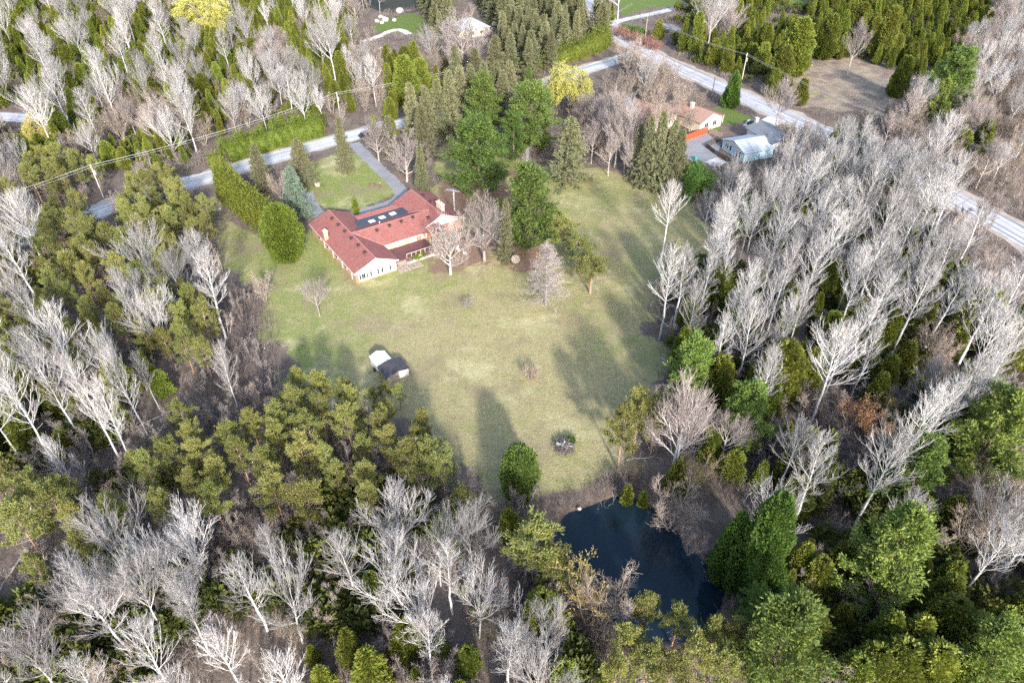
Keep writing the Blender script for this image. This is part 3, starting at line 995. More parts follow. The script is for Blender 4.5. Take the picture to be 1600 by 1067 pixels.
simple_roof(-.5, BL + .5, -.5, 9.6, 2.65, 4.3, M['pale_roof'], blue)
mb = MB(); mb.box(-2.5, BL - 1.0, 9.65, 17.5, 0, 3.6); mb.build("wall", M['white'], blue)
simple_roof(-3.1, BL - .4, 9.1, 18.1, 3.65, 5.6, M['grey_roof'], blue, 'x')
mb = MB(); mb.box(BL - .9, BL + 3.2, 9.7, 16.5, 0, 2.4); mb.build("garage", M['white'], blue)
mb = MB(); mb.slab([(BL - .38, 9.2, 2.5), (BL + 3.8, 9.2, 2.5), (BL + 3.8, 17.2, 3.0), (BL - .38, 17.2, 3.0)], .12); mb.build("roof", M['white'], blue)
mb = MB(); mb.extrude([(.3, -.06, 2.55), (BL - .3, -.06, 2.55), (BL / 2, -.06, 3.95)], (0, .056, 0)); mb.build("gable_panel", M['white'], blue)
window(1.4, 2.9, 0, .9, 2.2, 2, blue)
window(BL - 3.6, BL - 1.6, 0, .5, 2.2, 2, blue)
window(3.3, 4.4, 0, .9, 2.2, 1, blue)
mb = MB(); mb.box(-3.2, -2.4, 12, 12.8, 2, 6.1); ch = mb.build("chimney", M['cream'], blue)
mb = MB(); mb.box(-3.3, -2.3, 11.9, 12.9, 6.1, 6.25); mb.build("chimney_cap", M['white'], ch)

T0, T1 = P(1098, 214), P(1128, 204)
TR = math.atan2(T1[1] - T0[1], T1[0] - T0[0])
tan = link("tan_house", None, loc=tuple(P(1092, 208)), rz=TR)
tag(tan, "cream house with a tan shingled roof near the road junction", "house")
gable_walls("wall", 0, 9.5, 0, 12, 3.0, 5.0, M['cream'], tan)
simple_roof(-.5, 10, -.6, 12.4, 3.05, 5.3, M['tan_roof'], tan)
gable_walls("wall", -12, -1.2, 8.5, 20.5, 3.0, 5.6, M['cream'], tan)
simple_roof(-12.5, -.7, 8.0, 21, 3.05, 6.0, M['tan_roof'], tan)
mb = MB(); mb.box(-1.15, 8.5, 12.45, 18, 0, 2.9); mb.build("wall", M['cream'], tan)
mb = MB(); mb.slab([(-1.1, 12.2, 3.3), (9.2, 12.2, 3.3), (9.2, 18.6, 2.9), (-1.1, 18.6, 2.9)], .15); mb.build("roof", M['tan_roof'], tan)
mb = MB(); mb.box(3.0, 3.9, 6.5, 7.4, 3, 6.2); ch = mb.build("chimney", M['cream'], tan)
mb = MB(); mb.box(2.9, 4.0, 6.4, 7.5, 6.2, 6.35); mb.build("chimney_cap", M['white'], ch)
window(2.0, 3.6, 0, 1.0, 2.4, 2, tan); window(5.6, 7.2, 0, 1.0, 2.4, 2, tan); window(-9, -7, 8.5, 1.0, 2.4, 2, tan); window(-5.2, -3.6, 8.5, 1.0, 2.4, 2, tan)
mb = MB(); mb.slab([(9.54, 1, 2.9), (12.4, 1, 2.5), (12.4, 8, 2.5), (9.54, 8, 2.9)], .12)
mb.build("porch_roof", M['red_roof'], tan)
for y in (1.4, 4.5, 7.6):
    mb = MB(); mb.box(12.0, 12.2, y, y + .2, 0, 2.42); mb.build("porch_post", M['white'], tan)

G0 = P(718, 62)
grey = link("grey_house", None, loc=tuple(G0), rz=.5)
tag(grey, "house with a pale grey hip roof at the photo's top among bare trees", "house")
mb = MB(); mb.box(0, 14, 0, 12, 0, 3.2); mb.build("wall", M['cream'], grey)
mb = MB()
a, b, c, d, r0, r1 = (-.6, -.6, 3.2), (14.6, -.6, 3.2), (14.6, 12.6, 3.2), (-.6, 12.6, 3.2), (5.5, 6, 6.3), (8.5, 6, 6.3)
mb.poly([a, b, r1, r0]); mb.poly([b, c, r1]); mb.poly([c, d, r0, r1]); mb.poly([d, a, r0]); mb.poly([d, c, b, a])
mb.build("roof", M['pale_roof'], grey)
for x in (1.5, 5, 9.5): window(x, x + 1.8, 0, 1, 2.3, 2, grey)


# ------------------------------------------------------------------ fences
def fence(name, pts, h, mat, label, board_w=.0, post=.12, step=2.2):
    root = link(name, None, loc=(pts[0][0], pts[0][1], 0))
    tag(root, label, "fence")
    o = np.array([pts[0][0], pts[0][1], 0])
    for i in range(len(pts) - 1):
        a, b = np.array([*pts[i][:2], 0]) - o, np.array([*pts[i + 1][:2], 0]) - o
        L = np.linalg.norm(b - a); n = max(1, round(L / step)); d = (b - a) / L; q = np.array([-d[1], d[0], 0])
        for k in range(n + (i == len(pts) - 2)):
            p = a + d * L * k / n
            mb = MB(); mb.extrude([p - d * post / 2 - q * post / 2, p + d * post / 2 - q * post / 2, p + d * post / 2 + q * post / 2, p - d * post / 2 + q * post / 2], (0, 0, h + .12))
            mb.build("post", mat, root)
        for k in range(n):
            p0, p1 = a + d * (L * k / n + post / 2 + .01), a + d * (L * (k + 1) / n - post / 2 - .01)
            m = 3
            for j in range(m):
                z0 = .12 + j * (h - .12) / m
                mb = MB(); mb.extrude([p0 - q * .025 + [0, 0, z0], p1 - q * .025 + [0, 0, z0], p1 + q * .025 + [0, 0, z0], p0 + q * .025 + [0, 0, z0]], (0, 0, (h - .12) / m - .03))
                mb.build("board", mat, root)
    return root


fence("red_fence", [P(1063, 224), P(1084, 216.5), P(1105, 209)], 2.0, M['red_fence'], "bright red board fence behind the gravel yard")
fence("grey_fence", [P(1108, 209), P(1127, 217)], 1.7, M['wood'], "grey weathered fence between red fence and blue house")
fence("dark_fence", [P(1128, 220), P(1103, 231), P(1116, 241), P(1141, 255)], 1.3, M['dark_wood'], "dark fence around the blue house's small yard", step=2.6)

mb = MB(); mb.box(-.35, .35, -.35, .35, .12, 1.0)
bin_ = mb.build("wheeled_bin", M['teal'], loc=tuple(P(1086, 251)), rz=.4); tag(bin_, "teal wheeled bin on the gravel yard beside the hedge", "bin")
mb = MB(); mb.box(-.38, .38, -.4, .38, 1.0, 1.08); mb.build("lid", M['teal'], bin_)
for s in (-.25, .25):
    mb = MB(); mb.tube((s - .05, .33, .12), (s + .05, .33, .12), .12, n=10); mb.build("wheel", M['rubber'], bin_)


# ------------------------------------------------------------------ cars
def car(name, p, rz, mat, label):
    root = link(name, None, loc=(p[0], p[1], .02), rz=rz); tag(root, label, "car")
    mb = MB()
    prof = [(-2.2, .35), (2.2, .35), (2.25, .7), (1.95, .88), (1.0, .95), (-1.6, 1.0), (-2.2, .92), (-2.28, .6)]
    mb.extrude([(x, -.88, z) for x, z in prof], (0, 1.76, 0)); mb.build("body", mat, root)
    mb = MB()
    lo = [(1.05, -.8, .95), (1.05, .8, .95), (-1.9, .8, 1.0), (-1.9, -.8, 1.0)]; hi = [(.35, -.66, 1.5), (.35, .66, 1.5), (-1.5, .66, 1.5), (-1.5, -.66, 1.5)]
    for k in range(4): mb.poly([lo[k], lo[(k + 1) % 4], hi[(k + 1) % 4], hi[k]])
    mb.poly(hi); mb.poly(lo[::-1]); mb.build("windows", M['glass'], root)
    mb = MB(); mb.box(-1.5, .35, -.67, .67, 1.503, 1.55); mb.build("roof", mat, root)
    for x in (-1.35, 1.4):
        for y in (-.9, .74):
            mb = MB(); mb.tube((x, y, .33), (x, y + .16, .33), .33, n=14); wh = mb.build("wheel", M['rubber'], root)
            mb = MB(); yy = y - .01 if y < 0 else y + .16; mb.tube((x, yy, .33), (x, yy + .012, .33), .19, n=10); mb.build("rim", M['steel'], wh)
    for y in (-.6, .6):
        mb = MB(); mb.box(2.2, 2.27, y - .18, y + .18, .62, .76); mb.build("headlight", M['ceramic'], root)


car("car", P(573, 214.5), math.radians(35), M['carpaint_black'], "black car leaving the end of the house's driveway")
car("car", P(1179, 197), math.radians(-35), M['carpaint_black'], "dark car parked by the blue house's road driveway")
car("car", P(776, 41), math.radians(10), M['carpaint_white'], "white car parked right of the grey-roofed top house")
car("car", P(1043, 51), math.radians(70), M['carpaint_black'], "dark car parked beneath trees by the upper lane")

# ------------------------------------------------------------------ poles and wires
def pole(u, v, vt, label, arm=True, can=True, mat='pole_wood', rz=.6, lean=0):
    h = height_for(u, v, vt); p = P(u, v)
    r = link("utility_pole", None, loc=tuple(p), rz=rz); tag(r, label, "utility pole")
    mb = MB(); mb.tube((0, 0, 0), (lean, 0, h), .17, .12, n=10); mb.build("pole", M[mat], r)
    if arm:
        mb = MB(); mb.box(-.06 + lean, .06 + lean, -1.0, 1.0, h - .55, h - .43); mb.build("crossarm", M[mat], r)
        for y in (-.9, 0, .9):
            mb = MB(); mb.tube((lean, y, h - .43 if y else h), (lean, y, h - .25 if y else h + .2), .06, n=8); mb.build("insulator", M['ceramic'], r)
    if can:
        mb = MB(); mb.tube((lean + .32, 0, h - 2.6), (lean + .32, 0, h - 1.6), .27, n=12); tr = mb.build("transformer", M['steel'], r)
        mb = MB(); mb.tube((lean + .32, 0, h - 1.6), (lean + .32, 0, h - 1.4), .06, n=6); mb.build("bushing", M['ceramic'], tr)
    return np.array([p[0], p[1], 0]), h


pA, hA = pole(162, 309, 258, "leftmost utility pole with a transformer by the front road", rz=.45)
pB, hB = pole(532, 185, 145, "utility pole with a transformer above the front lawn's road", rz=.45)
pC, hC = pole(834, 110, 76, "plain utility pole above the hedge near the yellow willow", can=False, rz=.45)
pD, hD = pole(1158, 131, 84, "utility pole with a transformer behind the dark roadside spruce", rz=-.5)
pole(1111, 156, 121, "short dark utility pole by the tan house's road edge", False, False, 'dark_wood')
pE, hE = pole(1007, 69, 24, "brown utility pole rising from red shrubs at the junction", can=False, mat='wood', rz=-.5)


def wires(a, ha, b, hb, off, label, grp, n=3, sag=1.2):
    a, b = np.array([*a[:2], 0.]), np.array([*b[:2], 0.])
    d = b - a; q = np.array([-d[1], d[0], 0]); q /= np.linalg.norm(q)
    for k in range(n):
        o = (k - (n - 1) / 2) * .9
        za, zb = (ha - .1, hb - .1) if o == 0 else (ha - .3, hb - .3)
        if k == 3: za, zb = ha - 2.8, hb - 2.8
        pts = [a + d * t + q * o + np.array([0, 0, za + (zb - za) * t - sag * 4 * t * (1 - t)]) for t in np.linspace(0, 1, 15)]
        mb = MB()
        for i in range(14): mb.tube(pts[i], pts[i + 1], .024, n=4)
        w_ = mb.build("power_line", M['wire']); tag(w_, ["nearest ", "farther " if n == 2 else "middle ", "farthest "][k] + label, "power line", grp)


pX = pA + (pA - pB) * 1.1
wires(pX, hA, pA, hA, 0, "power line crossing woods left of the leftmost pole", "power lines left of the leftmost pole", 3)
wires(pA, hA, pB, hB, 0, "power line between the two poles above the front road", "power lines between the two left poles", 3)
wires(pB, hB, pC, hC, 0, "power line from the front lawn's pole to the willow's pole", "power lines between the second and third pole", 3)
wires(pC, hC, P(985, 40), 9, 0, "power line from the willow's pole towards the junction", "power lines above the junction hedge", 2)
wires(pE, hE, pD, hD, 0, "power line from the brown junction pole to the roadside pole", "power lines along the upper right road", 2)
wires(pD, hD, P(1560, 305), 10.5, 0, "power line along the right road beyond the spruce's pole", "power lines along the lower right road", 2, 2.5)

# ------------------------------------------------------------------ trees: skeletons and foliage
def norm(a):
    return a / np.maximum(np.linalg.norm(a, axis=-1, keepdims=True), 1e-9)


def seg_tubes(P_, R_, n):
    """polylines (N,K,3) with radii (N,K) -> vertices and quads, each polyline one continuous tube of n sides"""
    Nn, K, _ = P_.shape
    T = np.gradient(P_, axis=1) if K > 2 else np.repeat(P_[:, 1:2] - P_[:, :1], 2, 1)
    T = norm(T)
    ref = np.where(np.abs(T[..., 2:3]) < .9, np.array([0, 0, 1.]), np.array([1., 0, 0]))
    A = norm(np.cross(T, ref)); B = np.cross(T, A)
    ang = np.arange(n) * 2 * math.pi / n
    V = P_[:, :, None] + R_[:, :, None, None] * (A[:, :, None] * np.cos(ang)[:, None] + B[:, :, None] * np.sin(ang)[:, None])
    i = np.arange(Nn * K * n).reshape(Nn, K, n)
    j = np.roll(i, -1, 2)
    Q = np.stack([i[:, :-1], j[:, :-1], j[:, 1:], i[:, 1:]], -1).reshape(-1, 4)
    return V.reshape(-1, 3), Q


def join(parts):
    V, Q, o = [], [], 0
    for v, q in parts:
        V.append(v); Q.append(q + o); o += len(v)
    return np.concatenate(V), np.concatenate(Q)


def grow(rg, PP, RR, m, t0, t1, ang, length, K, up, noise, rs, tip=.35, lenfall=.5, angvar=.15, flat=0.0):
    """m children on each parent polyline"""
    Nn, K0, _ = PP.shape
    t = (np.arange(m)[None] + rg.random((Nn, m))) / m * (t1 - t0) + t0
    f = t * (K0 - 1); i = np.clip(f.astype(int), 0, K0 - 2); g = (f - i)[..., None]
    a = np.arange(Nn)[:, None]
    p = PP[a, i] * (1 - g) + PP[a, i + 1] * g
    r = RR[a, i] * (1 - g[..., 0]) + RR[a, i + 1] * g[..., 0]
    T = norm(PP[a, i + 1] - PP[a, i])
    rnd = rg.normal(size=(Nn, m, 3)); rnd[..., 2] *= (1 - flat)
    S = norm(rnd - T * (rnd * T).sum(-1, keepdims=True))
    an = ang + rg.normal(0, angvar, (Nn, m, 1))
    d = norm(T * np.cos(an) + S * np.sin(an))
    L = length * (1 - lenfall * t) * rg.uniform(.7, 1.2, (Nn, m))
    pts = [p]
    for k in range(K - 1):
        d = norm(d + np.array([0, 0, up / (K - 1)]) + rg.normal(0, noise, d.shape))
        pts.append(pts[-1] + d * (L / (K - 1))[..., None])
    Pn = np.stack(pts, 2).reshape(Nn * m, K, 3)
    Rn = (np.minimum(r * rs, r)[..., None] * np.linspace(1, tip, K)).reshape(Nn * m, K)
    return Pn, Rn


def trunk_line(rg, h, r0, r1, K=9, wob=.012, bend=0.0, az=0.0):
    z = np.linspace(0, h, K)
    xy = np.cumsum(rg.normal(0, wob * h, (K, 2)), 0) * .6; xy -= xy[0]
    xy[:, 0] += bend * h * (z / h) ** 1.6 * math.cos(az); xy[:, 1] += bend * h * (z / h) ** 1.6 * math.sin(az)
    return np.concatenate([xy, z[:, None]], 1)[None], np.linspace(r0, r1, K)[None]


def limbs_on(rg, TP, TR, n, t0, t1, elev, length_fn, K, up, noise, rs, tip=.25, azs=2.4, elevvar=.12):
    """limbs round a single trunk, golden angle, with a length profile"""
    K0 = TP.shape[1]
    t = np.sort(np.linspace(t0, t1, n) + rg.normal(0, .35 * (t1 - t0) / n, n)).clip(t0, min(.995, t1 + .01))
    f = t * (K0 - 1); i = np.clip(f.astype(int), 0, K0 - 2); g = (f - i)[:, None]
    p = TP[0, i] * (1 - g) + TP[0, i + 1] * g
    r = TR[0, i] * (1 - g[:, 0]) + TR[0, i + 1] * g[:, 0]
    s = (t - t0) / max(1e-6, t1 - t0)
    az = np.arange(n) * azs + rg.normal(0, .35, n)
    e = (elev(s) if callable(elev) else np.full(n, elev)) + rg.normal(0, elevvar, n)
    d = np.stack([np.cos(az) * np.cos(e), np.sin(az) * np.cos(e), np.sin(e)], -1)
    L = length_fn(s) * rg.uniform(.75, 1.15, n)
    pts = [p]
    for k in range(K - 1):
        d = norm(d + np.array([0, 0, up / (K - 1)]) + rg.normal(0, noise, d.shape))
        pts.append(pts[-1] + d * (L / (K - 1))[:, None])
    return np.stack(pts, 1), (r * rs)[:, None] * np.linspace(1, tip, K), s


def blades(rg, C, D, n, L, W, spread, jit=0.0, lv=.35):
    """n leaf sprays (single triangles) from each point C, round direction D"""
    M_ = len(C)
    d = norm(D[:, None] + rg.normal(0, spread, (M_, n, 3)))
    c = C[:, None] + rg.normal(0, 1, (M_, n, 3)) * jit
    side = norm(np.cross(d, rg.normal(size=d.shape)))
    l = L * rg.uniform(1 - lv, 1 + lv, (M_, n, 1)); w_ = W * rg.uniform(.7, 1.3, (M_, n, 1))
    a = c - side * w_ * .25; b = c + side * w_ * .25
    m1 = c + d * l * .55 + side * w_ * .5; tipp = c + d * l; m0 = c + d * l * .55 - side * w_ * .5
    # kite of two triangles keeps the spray leaf-shaped
    V = np.stack([c, m1, tipp, m0], 2).reshape(-1, 3)
    return V, np.arange(len(V)).reshape(-1, 4)


def finish(name, trunk_parts, crown_parts, tm, cm, h, twig_from=2):
    """bare tree: trunk, and a crown whose boughs keep the trunk's bark and whose twigs are duller"""
    tv, tq = join(trunk_parts)
    cv, cq = join(crown_parts)
    cr = mk_mesh(name + "_crown", cv, quads=cq, mat=M[tm], smooth=False)
    cr.materials.append(M[cm])
    cr.polygons.foreach_set("material_index", np.concatenate([np.full(len(q), int(k >= twig_from), np.int32) for k, (v, q) in enumerate(crown_parts)]))
    return (mk_mesh(name + "_trunk", tv, quads=tq, mat=M[tm], smooth=True), cr, h)


def t_poplar(seed, h=18.0, bark_='poplar_bark', twig='poplar_twig', slim=1.0, clear=.42):
    rg = np.random.default_rng(seed)
    TP, TR = trunk_line(rg, h * .95, .22, .05, 11, .006, rg.uniform(-.05, .05), rg.uniform(0, 6))
    prof = lambda s: slim * (1.5 + 3.6 * np.sin(np.clip(.25 + s * .72, 0, 1) * math.pi) ** .8) * (1 - .3 * s)
    LP, LR, s = limbs_on(rg, TP, TR, 26, clear, .985, lambda s: .62 + .55 * s, prof, 6, .55, .07, .55, .5)
    bp, br = grow(rg, LP, LR, 7, .12, .97, .46, 1.9 * slim, 4, .5, .07, .65, .55, .35)
    tp, tr = grow(rg, bp, br, 5, .2, 1, .45, 1.05, 3, .4, .09, .7, .5, .3)
    tr = np.maximum(tr, .014); br = np.maximum(br * .75, .022); LR = np.maximum(LR * .72, .040)
    tp2, tr2 = grow(rg, TP[:, 8:], TR[:, 8:], 16, .2, 1, .42, 1.6, 3, .4, .07, .8)
    dp, dr, _ = limbs_on(rg, TP, TR, 7, .18, clear, .15, lambda s: .5 + 1.1 * s, 3, .1, .2, .25)   # dead stubs low on the trunk
    return finish("poplar", [seg_tubes(TP, TR, 7)], [seg_tubes(LP, LR, 4), seg_tubes(bp, br, 3), seg_tubes(tp, tr, 3), seg_tubes(tp2, np.maximum(tr2, .022), 3), seg_tubes(dp, np.maximum(dr, .02), 3)], bark_, twig, h)


def t_ash(seed, h=14.0, bark_='ash_bark', twig='ash_twig', spread=1.0, fork=.34, nl=9):
    """fan shaped bare crown on a forked trunk"""
    rg = np.random.default_rng(seed)
    TP, TR = trunk_line(rg, h * .62, .24, .12, 8, .012, rg.uniform(-.1, .1), rg.uniform(0, 6))
    LP, LR, s = limbs_on(rg, TP, TR, nl, fork / .62, .99, lambda s: .70 + .5 * s, lambda s: h * (.56 - .14 * s) * spread, 7, .55, .07, .78, .45)
    b1, r1 = grow(rg, LP, LR, 11, .15, .97, .46, h * .30 * spread, 5, .5, .07, .62, .55, .4)
    b2, r2 = grow(rg, b1, r1, 7, .12, .99, .44, h * .125, 4, .4, .08, .62, .5, .3)
    b3, r3 = grow(rg, b2, r2, 2, .2, 1, .45, h * .055, 2, .3, .09, .75, .5, .2)
    return finish("ash", [seg_tubes(TP, TR * .8, 7), seg_tubes(LP[:, :3], LR[:, :3] * .72, 5)],
                  [seg_tubes(LP, np.maximum(LR * .68, .042), 4), seg_tubes(b1, np.maximum(r1 * .62, .024), 3), seg_tubes(b2, np.maximum(r2 * .8, .016), 3), seg_tubes(b3, np.maximum(r3, .012), 3)], bark_, twig, h)


def t_maple(seed, h=11.0, bark_='maple_bark', twig='maple_twig', fork=.16, spread=1.0):
    rg = np.random.default_rng(seed)
    TP, TR = trunk_line(rg, h * .55, .30, .12, 7, .01)
    LP, LR, s = limbs_on(rg, TP, TR, 13, fork / .55, .98, lambda s: .42 + .62 * s, lambda s: h * (.52 - .1 * s) * spread, 6, .55, .08, .6, .25)
    b1, r1 = grow(rg, LP, LR, 9, .15, .98, .6, h * .24, 4, .4, .1, .6, .4, .4)
    b2, r2 = grow(rg, b1, r1, 7, .15, 1, .55, h * .11, 3, .3, .12, .66, .45, .3)
    b3, r3 = grow(rg, b2, r2, 3, .2, 1, .55, h * .055, 2, .2, .12, .8, .5, .2)
    return finish("maple", [seg_tubes(TP, TR, 8), seg_tubes(LP[:, :3], LR[:, :3] * 1.02, 5)],
                  [seg_tubes(LP, np.maximum(LR, .03), 4), seg_tubes(b1, np.maximum(r1, .022), 3), seg_tubes(b2, np.maximum(r2, .015), 3), seg_tubes(b3, np.maximum(r3, .011), 3)], bark_, twig, h)


def t_alder(seed, h=8.5, bark_='alder_bark', twig='alder_twig', stems=6, wide=1.0):
    """several thin stems and a soft haze of twigs"""
    rg = np.random.default_rng(seed)
    az = np.arange(stems) * 6.283 / stems + rg.normal(0, .3, stems)
    d = norm(np.stack([np.cos(az) * .30 * wide, np.sin(az) * .30 * wide, np.ones(stems)], -1))
    pts = [np.stack([np.cos(az) * .25, np.sin(az) * .25, np.zeros(stems)], -1)]
    L = h * rg.uniform(.7, 1.0, stems)
    for k in range(7):
        d = norm(d + rg.normal(0, .06, d.shape)); pts.append(pts[-1] + d * (L / 7)[:, None])
    SP = np.stack(pts, 1); SR = np.full((stems, 1), .085) * np.linspace(1, .2, 8)
    b1, r1 = grow(rg, SP, SR, 13, .22, .99, .65, h * .26 * wide, 5, .35, .1, .55, .35, .5)
    b2, r2 = grow(rg, b1, r1, 6, .15, 1, .6, h * .12, 3, .3, .14, .65, .4, .3)
    b3, r3 = grow(rg, b2, r2, 3, .2, 1, .6, h * .065, 2, .2, .15, .8, .5, .2)
    return finish("alder", [seg_tubes(SP, SR, 5)], [seg_tubes(b1, np.maximum(r1, .02), 3), seg_tubes(b2, np.maximum(r2, .014), 3), seg_tubes(b3, np.maximum(r3, .011), 3)], bark_, twig, h)


def t_larch(seed, h=11.0):
    rg = np.random.default_rng(seed)
    TP, TR = trunk_line(rg, h, .17, .02, 10, .004)
    LP, LR, s = limbs_on(rg, TP, TR, 80, .12, .99, lambda s: .05 + .3 * s, lambda s: .25 + (h * .26) * (1 - s) ** .8, 4, .1, .06, .3, .3)
    b1, r1 = grow(rg, LP, LR, 12, .1, 1, .8, .75, 3, .0, .15, .6, .5, .3, flat=.6)
    b2, r2 = grow(rg, b1, r1, 4, .1, 1, .8, .32, 2, .0, .15, .7, .5, .3)
    return finish("larch", [seg_tubes(TP, TR, 6)], [seg_tubes(LP, np.maximum(LR, .018), 3), seg_tubes(b1, np.maximum(r1, .013), 3), seg_tubes(b2, np.maximum(r2, .011), 3)], 'maple_bark', 'maple_twig', h)


def t_pine(seed, h=11.0, leafm='pine_leaf', clear=.45, dens=1.0, wide=1.0):
    """plantation pine: orange stem, dead lower twigs, rounded tufted top"""
    rg = np.random.default_rng(seed)
    TP, TR = trunk_line(rg, h * .95, .17, .04, 9, .006, rg.uniform(-.05, .05), rg.uniform(0, 6))
    prof = lambda s: wide * (.7 + 1.9 * np.sin(np.clip(.22 + .78 * s, 0, 1) * math.pi) ** .7) * rg.uniform(.45, 1.3, s.shape)
    LP, LR, s = limbs_on(rg, TP, TR, int(34 * dens), clear, .99, lambda s: .15 + .75 * s, prof, 5, .35, .1, .45, .35)
    b1, r1 = grow(rg, LP, LR, 5, .35, 1, .7, .75, 3, .3, .12, .6, .5, .2)
    C = np.concatenate([b1[:, 1], b1[:, 2], LP[:, -1], TP[0, -1:] + [[0, 0, .25]]])
    D = norm(np.concatenate([norm(b1[:, 2] - b1[:, 1]), norm(b1[:, 2] - b1[:, 1]), norm(LP[:, -1] - LP[:, -2]), np.array([[0, 0, 1.]])]) + np.array([0, 0, .55]))
    keep = rg.random(len(C)) < .74
    leafs = blades(rg, C[keep], D[keep], 30, .36, .11, .6, .19)
    dp, dr, _ = limbs_on(rg, TP, TR, 22, .15, clear + .12, .05, lambda s: .7 + 1.5 * s, 4, .05, .15, .2)
    dq, dr2 = grow(rg, dp, dr, 4, .3, 1, .7, .6, 2, 0, .1, .6)
    return finish3("pine", [seg_tubes(TP, TR, 6)], [seg_tubes(LP, np.maximum(LR, .02), 3), seg_tubes(b1, np.maximum(r1, .012), 3), seg_tubes(dp, np.maximum(dr, .018), 3),
                   seg_tubes(dq, np.maximum(dr2, .012), 3)], leafs, 'pine_bark', 'maple_bark', leafm, h)


def t_white_pine(seed, h=15.0, leafm='white_pine_leaf', wide=1.0, low=.12):
    rg = np.random.default_rng(seed)
    TP, TR = trunk_line(rg, h * .97, .26, .04, 10, .006)
    prof = lambda s: wide * (h * .285) * np.clip(1.06 - s, .06, 1) ** .48 * np.clip(.62 + s * 2.0, 0, 1) * rg.uniform(.55, 1.25, s.shape)
    LP, LR, s = limbs_on(rg, TP, TR, 60, low, .99, lambda s: .0 + .75 * s ** 1.5, prof, 5, .25, .07, .4, .3, elevvar=.16)
    b1, r1 = grow(rg, LP, LR, 7, .28, 1, .75, 1.15 * wide, 3, .22, .1, .6, .5, .35, flat=.55)
    C = np.concatenate([b1[:, 1], b1[:, 2], LP[:, -1], LP[:, -2]])
    D = norm(np.concatenate([norm(b1[:, 2] - b1[:, 0])] * 2 + [norm(LP[:, -1] - LP[:, -2])] * 2) + np.array([0, 0, .35]))
    keep = rg.random(len(C)) < .92
    leafs = blades(rg, C[keep], D[keep], 22, .46, .15, .6, .22)
    return finish3("white_pine", [seg_tubes(TP, TR, 7)], [seg_tubes(LP, np.maximum(LR, .025), 3), seg_tubes(b1, np.maximum(r1, .014), 3)], leafs, 'dark_bark', 'dark_bark', leafm, h)


def finish3(name, tparts, lparts, leafs, tm, lm, cm, h):
    """evergreen: trunk with its limbs as one mesh, foliage as another"""
    tv, tq = join(tparts); lv, lq = join(lparts)
    t = mk_mesh(name + "_trunk", np.concatenate([tv, lv]), quads=np.concatenate([tq, lq + len(tv)]), mat=M[tm], smooth=True)
    t.materials.append(M[lm])
    t.polygons.foreach_set("material_index", np.concatenate([np.zeros(len(tq), np.int32), np.ones(len(lq), np.int32)]))
    return (t, mk_mesh(name + "_crown", leafs[0], quads=leafs[1], mat=M[cm]), h)


def t_spruce(seed, h=14.0, leafm='spruce_leaf', wide=1.0, dens=1.0):
    rg = np.random.default_rng(seed)
    TP, TR = trunk_line(rg, h * .99, .22, .015, 8, .002)
    prof = lambda s: .12 + wide * h * .29 * (1 - s) ** .82 * rg.uniform(.85, 1.12, s.shape)
    LP, LR, s = limbs_on(rg, TP, TR, int(120 * dens), .035, .995, lambda s: -.32 + .75 * s ** 1.3, prof, 5, .18, .04, .25, .3, elevvar=.05)
    b1, r1 = grow(rg, LP, LR, 8, .15, 1, .85, .95 * (h / 14), 3, -.28, .06, .5, .4, .5, flat=.85)
    C = np.concatenate([b1[:, 0], b1[:, 1], b1[:, 2], LP[:, -1], LP[:, 3], LP[:, 2]])
    t1 = norm(b1[:, 2] - b1[:, 0])
    D = norm(np.concatenate([t1, t1, t1, norm(LP[:, -1] - LP[:, -2]), norm(LP[:, -1] - LP[:, -2]), norm(LP[:, -1] - LP[:, -2])]) + np.array([0, 0, -.12]))
    leafs = blades(rg, C, D, 6, .42, .13, .42, .07)
    top = blades(rg, TP[0, -1:], np.array([[0, 0, 1.]]), 14, .6, .14, .35)
    lf = join([leafs, top])
    return finish3("spruce", [seg_tubes(TP, TR, 6)], [seg_tubes(LP, np.maximum(LR, .02), 3)], lf, 'dark_bark', 'dark_bark', leafm, h)


